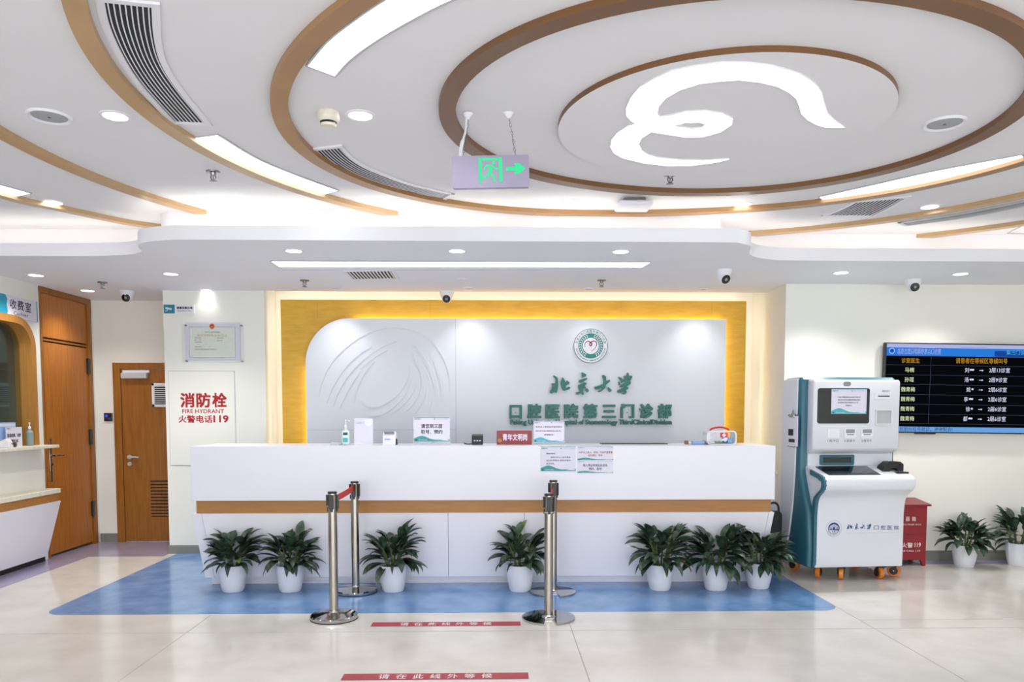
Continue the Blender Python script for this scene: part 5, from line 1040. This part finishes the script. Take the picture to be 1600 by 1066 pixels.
def caster(x, y, rot):
    mx = Matrix.Translation((x, y, 0)) @ Matrix.Rotation(rot, 4, 'Z'); b = MB(); b.lathe([(0.012, -0.02), (0.05, -0.02), (0.056, -0.014), (0.056, 0.014), (0.05, 0.02), (0.012, 0.02)], 'caster orange', 28, mx @ Matrix.Translation((0, 0.022, 0.0565)) @ Matrix.Rotation(PI / 2, 4, 'Y')); w_ = b.build('caster', t, True)
    b = MB()
    for s_ in (-1, 1): b.prism([(0.022 - .03, 0.118), (0.022 + .03 - .04, 0.118), (0.034, 0.05), (0.010, 0.05)], s_ * 0.027 - .003, s_ * 0.027 + .003, 'black plastic', mx=mx); b.lathe([(0.036, s_ * 0.026), (0.036, s_ * 0.0265)], 'black plastic', 20, mx @ Matrix.Translation((0, 0.022, 0.0565)) @ Matrix.Rotation(PI / 2, 4, 'Y'))
    b.tube([(-0.032, 0.022, 0.0565), (0.032, 0.022, 0.0565)], 0.006, 'polished steel', 8, mx=mx); b.box((-0.035, -0.04, 0.112), (0.035, 0.03, 0.126), 'rubber', 0.003, mx=mx); b.build('fork', w_)
for px, py, rot, yl in ((1312, 890, R(-25), 0.06), (1374, 890, R(0), 0.06), (1276, 890, R(-40), 0.16), (1399, 890, R(50), 0.14)): caster(kp(px, py, yl + 0.02)[0], yl, rot)
for x_, y_ in ((0.12, 0.48), (0.72, 0.48)): caster(x_, y_, R(20))
b = MB(); b.box((0.04, 0.05, 0.115), (KW - .04, 0.53, 0.128), 'rubber'); b.build('base_plate', t)
# clipboard hanging on the kiosk side
p_ = K0 + KX * -0.0125 + KY * 0.30; t = thing('clipboard', 'clipboard with papers hanging on the left side of the kiosk', 'clipboard', (p_.x, p_.y, 1.18), KA - PI / 2 + R(0))
b = MB(); b.box((-0.11, -0.012, 0), (0.11, -0.004, 0.29), 'ink navy', 0.002); b.build('board', t); b = MB(); b.box((-0.10, -0.022, 0.005), (0.10, -0.012, 0.28), 'paper', 0.001); b.rect(-0.06, 0.04, 0.06, 0.07, 'ink', 0, FACE, (0, -0.0225, 0)); b.rect(-0.07, 0.10, 0.03, 0.16, 'ink', 0, FACE, (0, -0.0225, 0)); b.build('papers', t)
b = MB(); b.box((-0.05, -0.032, 0.265), (0.05, -0.004, 0.295), 'steel', 0.006); b.tube([(-0.012, -0.02, 0.29), (0, -0.014, 0.335), (0.012, -0.02, 0.29)], 0.003, 'steel', 6); b.build('clip', t)

# ================================================================== SCREEN, RED CABINET, SIDE DESK
YS = 7.37; s0 = on_y(1384, 535, YS); s1 = on_y(1387, 676, YS); TH = s0.z - s1.z; TW = TH * 1.74
t = thing('wall_screen', 'large wall screen showing a black and blue patient calling table', 'screen', (s0.x, YS, s0.z), 0, None, 0, R(0.75))
def tp(px, py): p_ = on_y(px, py, YS) - s0; c_, s_ = math.cos(R(0.75)), math.sin(R(0.75)); return p_.x * c_ - p_.z * s_, p_.x * s_ + p_.z * c_
b = MB(); b.box((0, 0, -TH), (TW, 0.05, 0), 'black plastic', 0.004); b.box((TW * .2, 0.05, -TH * .8), (TW * .8, YT - YS, -TH * .2), 'black plastic'); b.box((TW * .22, 0.0, -TH - .012), (TW * .35, 0.03, -TH + .004), 'black plastic', 0.003); b.build('bezel', t)
Q = lambda x0, y0, x1, y1: (lambda a_, b_: (a_[0], a_[1], b_[0], b_[1]))(tp(x0, y1), tp(x1, y0))
b = MB(); gx = 0.012; e_ = -0.0015
b.rect(gx, -TH + gx, TW - gx, -gx, 'screen black', 0, FACE, (0, -0.0008, 0))
zt = lambda py: tp(1440, py)[1]
b.rect(gx, zt(544), TW - gx, -gx, 'screen lavender', 0, FACE, (0, e_, 0)); b.rect(gx, zt(556.5), TW - gx, zt(543.6), 'screen blue', 0, FACE, (0, e_ - .0002, 0)); b.rect(tp(1554, 550)[0], zt(556), TW - gx, zt(547), 'screen navy', 0, FACE, (0, e_ - .0006, 0))
b.rect(gx, -TH + gx, TW - gx, zt(667), 'screen sky', 0, FACE, (0, e_, 0))
for py in (570.8, 586.2, 601.3, 616.8, 632, 647.2, 662): b.rect(gx, zt(py) - .001, TW - gx, zt(py) + .001, 'screen line', 0, FACE, (0, e_, 0))
vx = tp(1453, 600)[0]; b.rect(vx - .0012, zt(662), vx + .0012, zt(557), 'screen line', 0, FACE, (0, e_, 0)); b.build('display', t)
b = MB(); e_ = -0.003
def tt(s, x0, y0, x1, y1, m, bo=.006): b.text(s, *Q(x0, y0, x1, y1), m, off=(0, e_, 0), bold=bo)
c_ = tp(1393.5, 548.3); b.fill([ring_pts(.028, 24, *c_), ring_pts(.024, 24, *c_)], 'screen white', 0, FACE, (0, e_, 0)); b.fill([ring_pts(.015, 20, *c_)], 'screen navy', 0, FACE, (0, e_, 0))
tt('北京大学口腔医院第三门诊部', 1402, 545.4, 1470, 550.5, 'screen lavender', .005); tt('PEKING UNIVERSITY HOSPITAL OF STOMATOLOGY', 1402, 551.6, 1470, 553.4, 'screen lavender', 0); tt('第三门诊', 1572, 548, 1601, 554.5, 'screen cyan')
tt('诊室医生', 1408, 560, 1437, 567.2, 'screen amber'); tt('请患者在等候区等候叫号', 1493, 560.5, 1574, 568, 'screen amber')
rows = (('马楠', '刘', '**', '2层13诊室'), ('孙瑶', '汤', '**', '2层9诊室'), ('魏青梅', '姚', '*', '2层6诊室'), ('魏青梅', '李', '**', '2层6诊室'), ('魏青梅', '徐', '*', '2层6诊室'), ('魏青梅', '都', '**', '2层6诊室'))
for i, (doc, nm, st_, room) in enumerate(rows):
    y0 = 574.3 + i * 15.2; dx = -0.5 * i; n_ = 7.4 * len(doc)
    tt(doc, (1413.5 if len(doc) == 2 else 1408.5) + dx, y0 + .2, (1413.5 if len(doc) == 2 else 1408.5) + dx + n_, y0 + 7.4, 'screen cream')
    o_ = 0 if len(st_) == 2 else 3.5
    tt(nm, 1507 + dx + o_, y0 + .6, 1514 + dx + o_, y0 + 8, 'screen white'); tt(st_, 1515 + dx + o_, y0 + 2.2, 1515 + dx + o_ + 3.4 * len(st_), y0 + 5.4, 'screen white', .05)
    ax, az = tp(1530 + dx, y0 + 4.8); bx, bz = tp(1536.5 + dx, y0 + 4.8); b.rect(ax, az - .003, bx - .008, az + .003, 'screen white', 0, FACE, (0, e_, 0)); b.fill([[(bx - .014, az - .010), (bx, az), (bx - .014, az + .010)]], 'screen white', 0, FACE, (0, e_, 0))
    tt(room, 1545 + dx, y0 + .8, (1578 if i == 0 else 1574) + dx, y0 + 8.2, 'screen white')
tt('请到前台挂号就诊。谢谢配合!', 1398, 668, 1488, 673.6, 'ink navy', .01); b.build('text', t)
fy = 7.17; a = on_y(1446, 884, fy); zt = on_y(1450, 788, fy).z; fw = 0.46
t = thing('fire_extinguisher_cabinet', 'red metal fire extinguisher cabinet on the floor behind the kiosk', 'cabinet', (a.x - fw / 2, fy, 0)); dpt = YT - .02 - fy
b = MB(); b.box((-fw / 2, 0, 0.06), (fw / 2, dpt, zt - .012), 'red paint', 0.003)
b.build('body', t)
for sx in (-1, 1):
    for y_ in (0.0, dpt - .04): b = MB(); b.fill([[(sx * fw / 2, 0.06), (sx * (fw / 2 - .05), 0.06), (sx * (fw / 2 - .025), 0.0), (sx * fw / 2, 0.0)]], 'red paint', 0.03, FACE, (0, y_, 0)); b.build('foot', t)
b = MB(); b.prism([(-0.03, zt - .016), (-0.03, zt), (dpt, zt + .035), (dpt, zt - .016)], -fw / 2 - .025, fw / 2 + .025, 'red paint', 0.003); b.build('lid', t)
b = MB(); b.box((-fw / 2 + .004, -0.004, zt * .52), (fw / 2 - .004, 0.001, zt - .03), 'red paint', 0.002); b.box((-fw / 2 + .004, -0.004, 0.075), (fw / 2 - .004, 0.001, zt * .515), 'red paint', 0.002); b.build('front_doors', t)
b = MB(); ox = a.x - fw / 2
def ft(s, x0, y0, x1, y1, bo=.01): u0 = on_y(x0, y1, fy); u1 = on_y(x1, y0, fy); b.text(s, u0.x - ox, u0.z, u1.x - ox, u1.z, 'tape letters', off=(0, -0.005, 0), bold=bo)
for i, ch in enumerate('灭火器箱'): ft(ch, 1395 + i * 9.6 + (0 if i < 2 else .5), 807.5, 1401.5 + i * 9.6 + (0 if i < 2 else .5), 814.5)
ft('FIRE EXTINGUISHER BOX', 1391, 818.5, 1439, 821, 0); ft('火警', 1408, 848, 1426, 856, .02); ft('119', 1428.5, 848, 1438.5, 855, .02); ft('FIRE CALL 119', 1405, 859.5, 1437, 862.5, 0); b.build('lettering', t)
t = thing('side_desk', 'white side desk in the gap between the reception desk and the kiosk', 'desk', (2.56, 7.07, 0)); zz = on_y(1219, 735, 7.07).z
b = MB(); b.box((-0.10, 0, zz - .04), (0.12, 0.36, zz), 'cream stone', 0.004); b.build('top', t); b = MB(); b.box((-0.09, 0.03, 0.0), (0.11, 0.36, zz - .04), 'white lacquer', 0.003); b.build('cabinet_body', t)
z0, z1 = 0.12, on_y(1218, 786, 6.9).z; t = thing('hanging_bag', 'black bag in the narrow gap between the reception desk and the kiosk', 'bag', (2.585, 6.93, 0))
b = MB(); b.box((-0.10, -0.05, 0), (0.075, 0.06, z1 - .08), 'rubber', 0.035, 4); b.build('bag_body', t, True); b = MB(); b.tube(spline([(-0.06, 0, z1 - .1), (-0.05, -0.02, z1 - .02), (0.0, -0.02, z1), (0.04, -0.01, z1 - .03), (0.05, 0, z1 - .1)], 6), 0.010, 'rubber', 8); b.build('bag_strap', t, True)
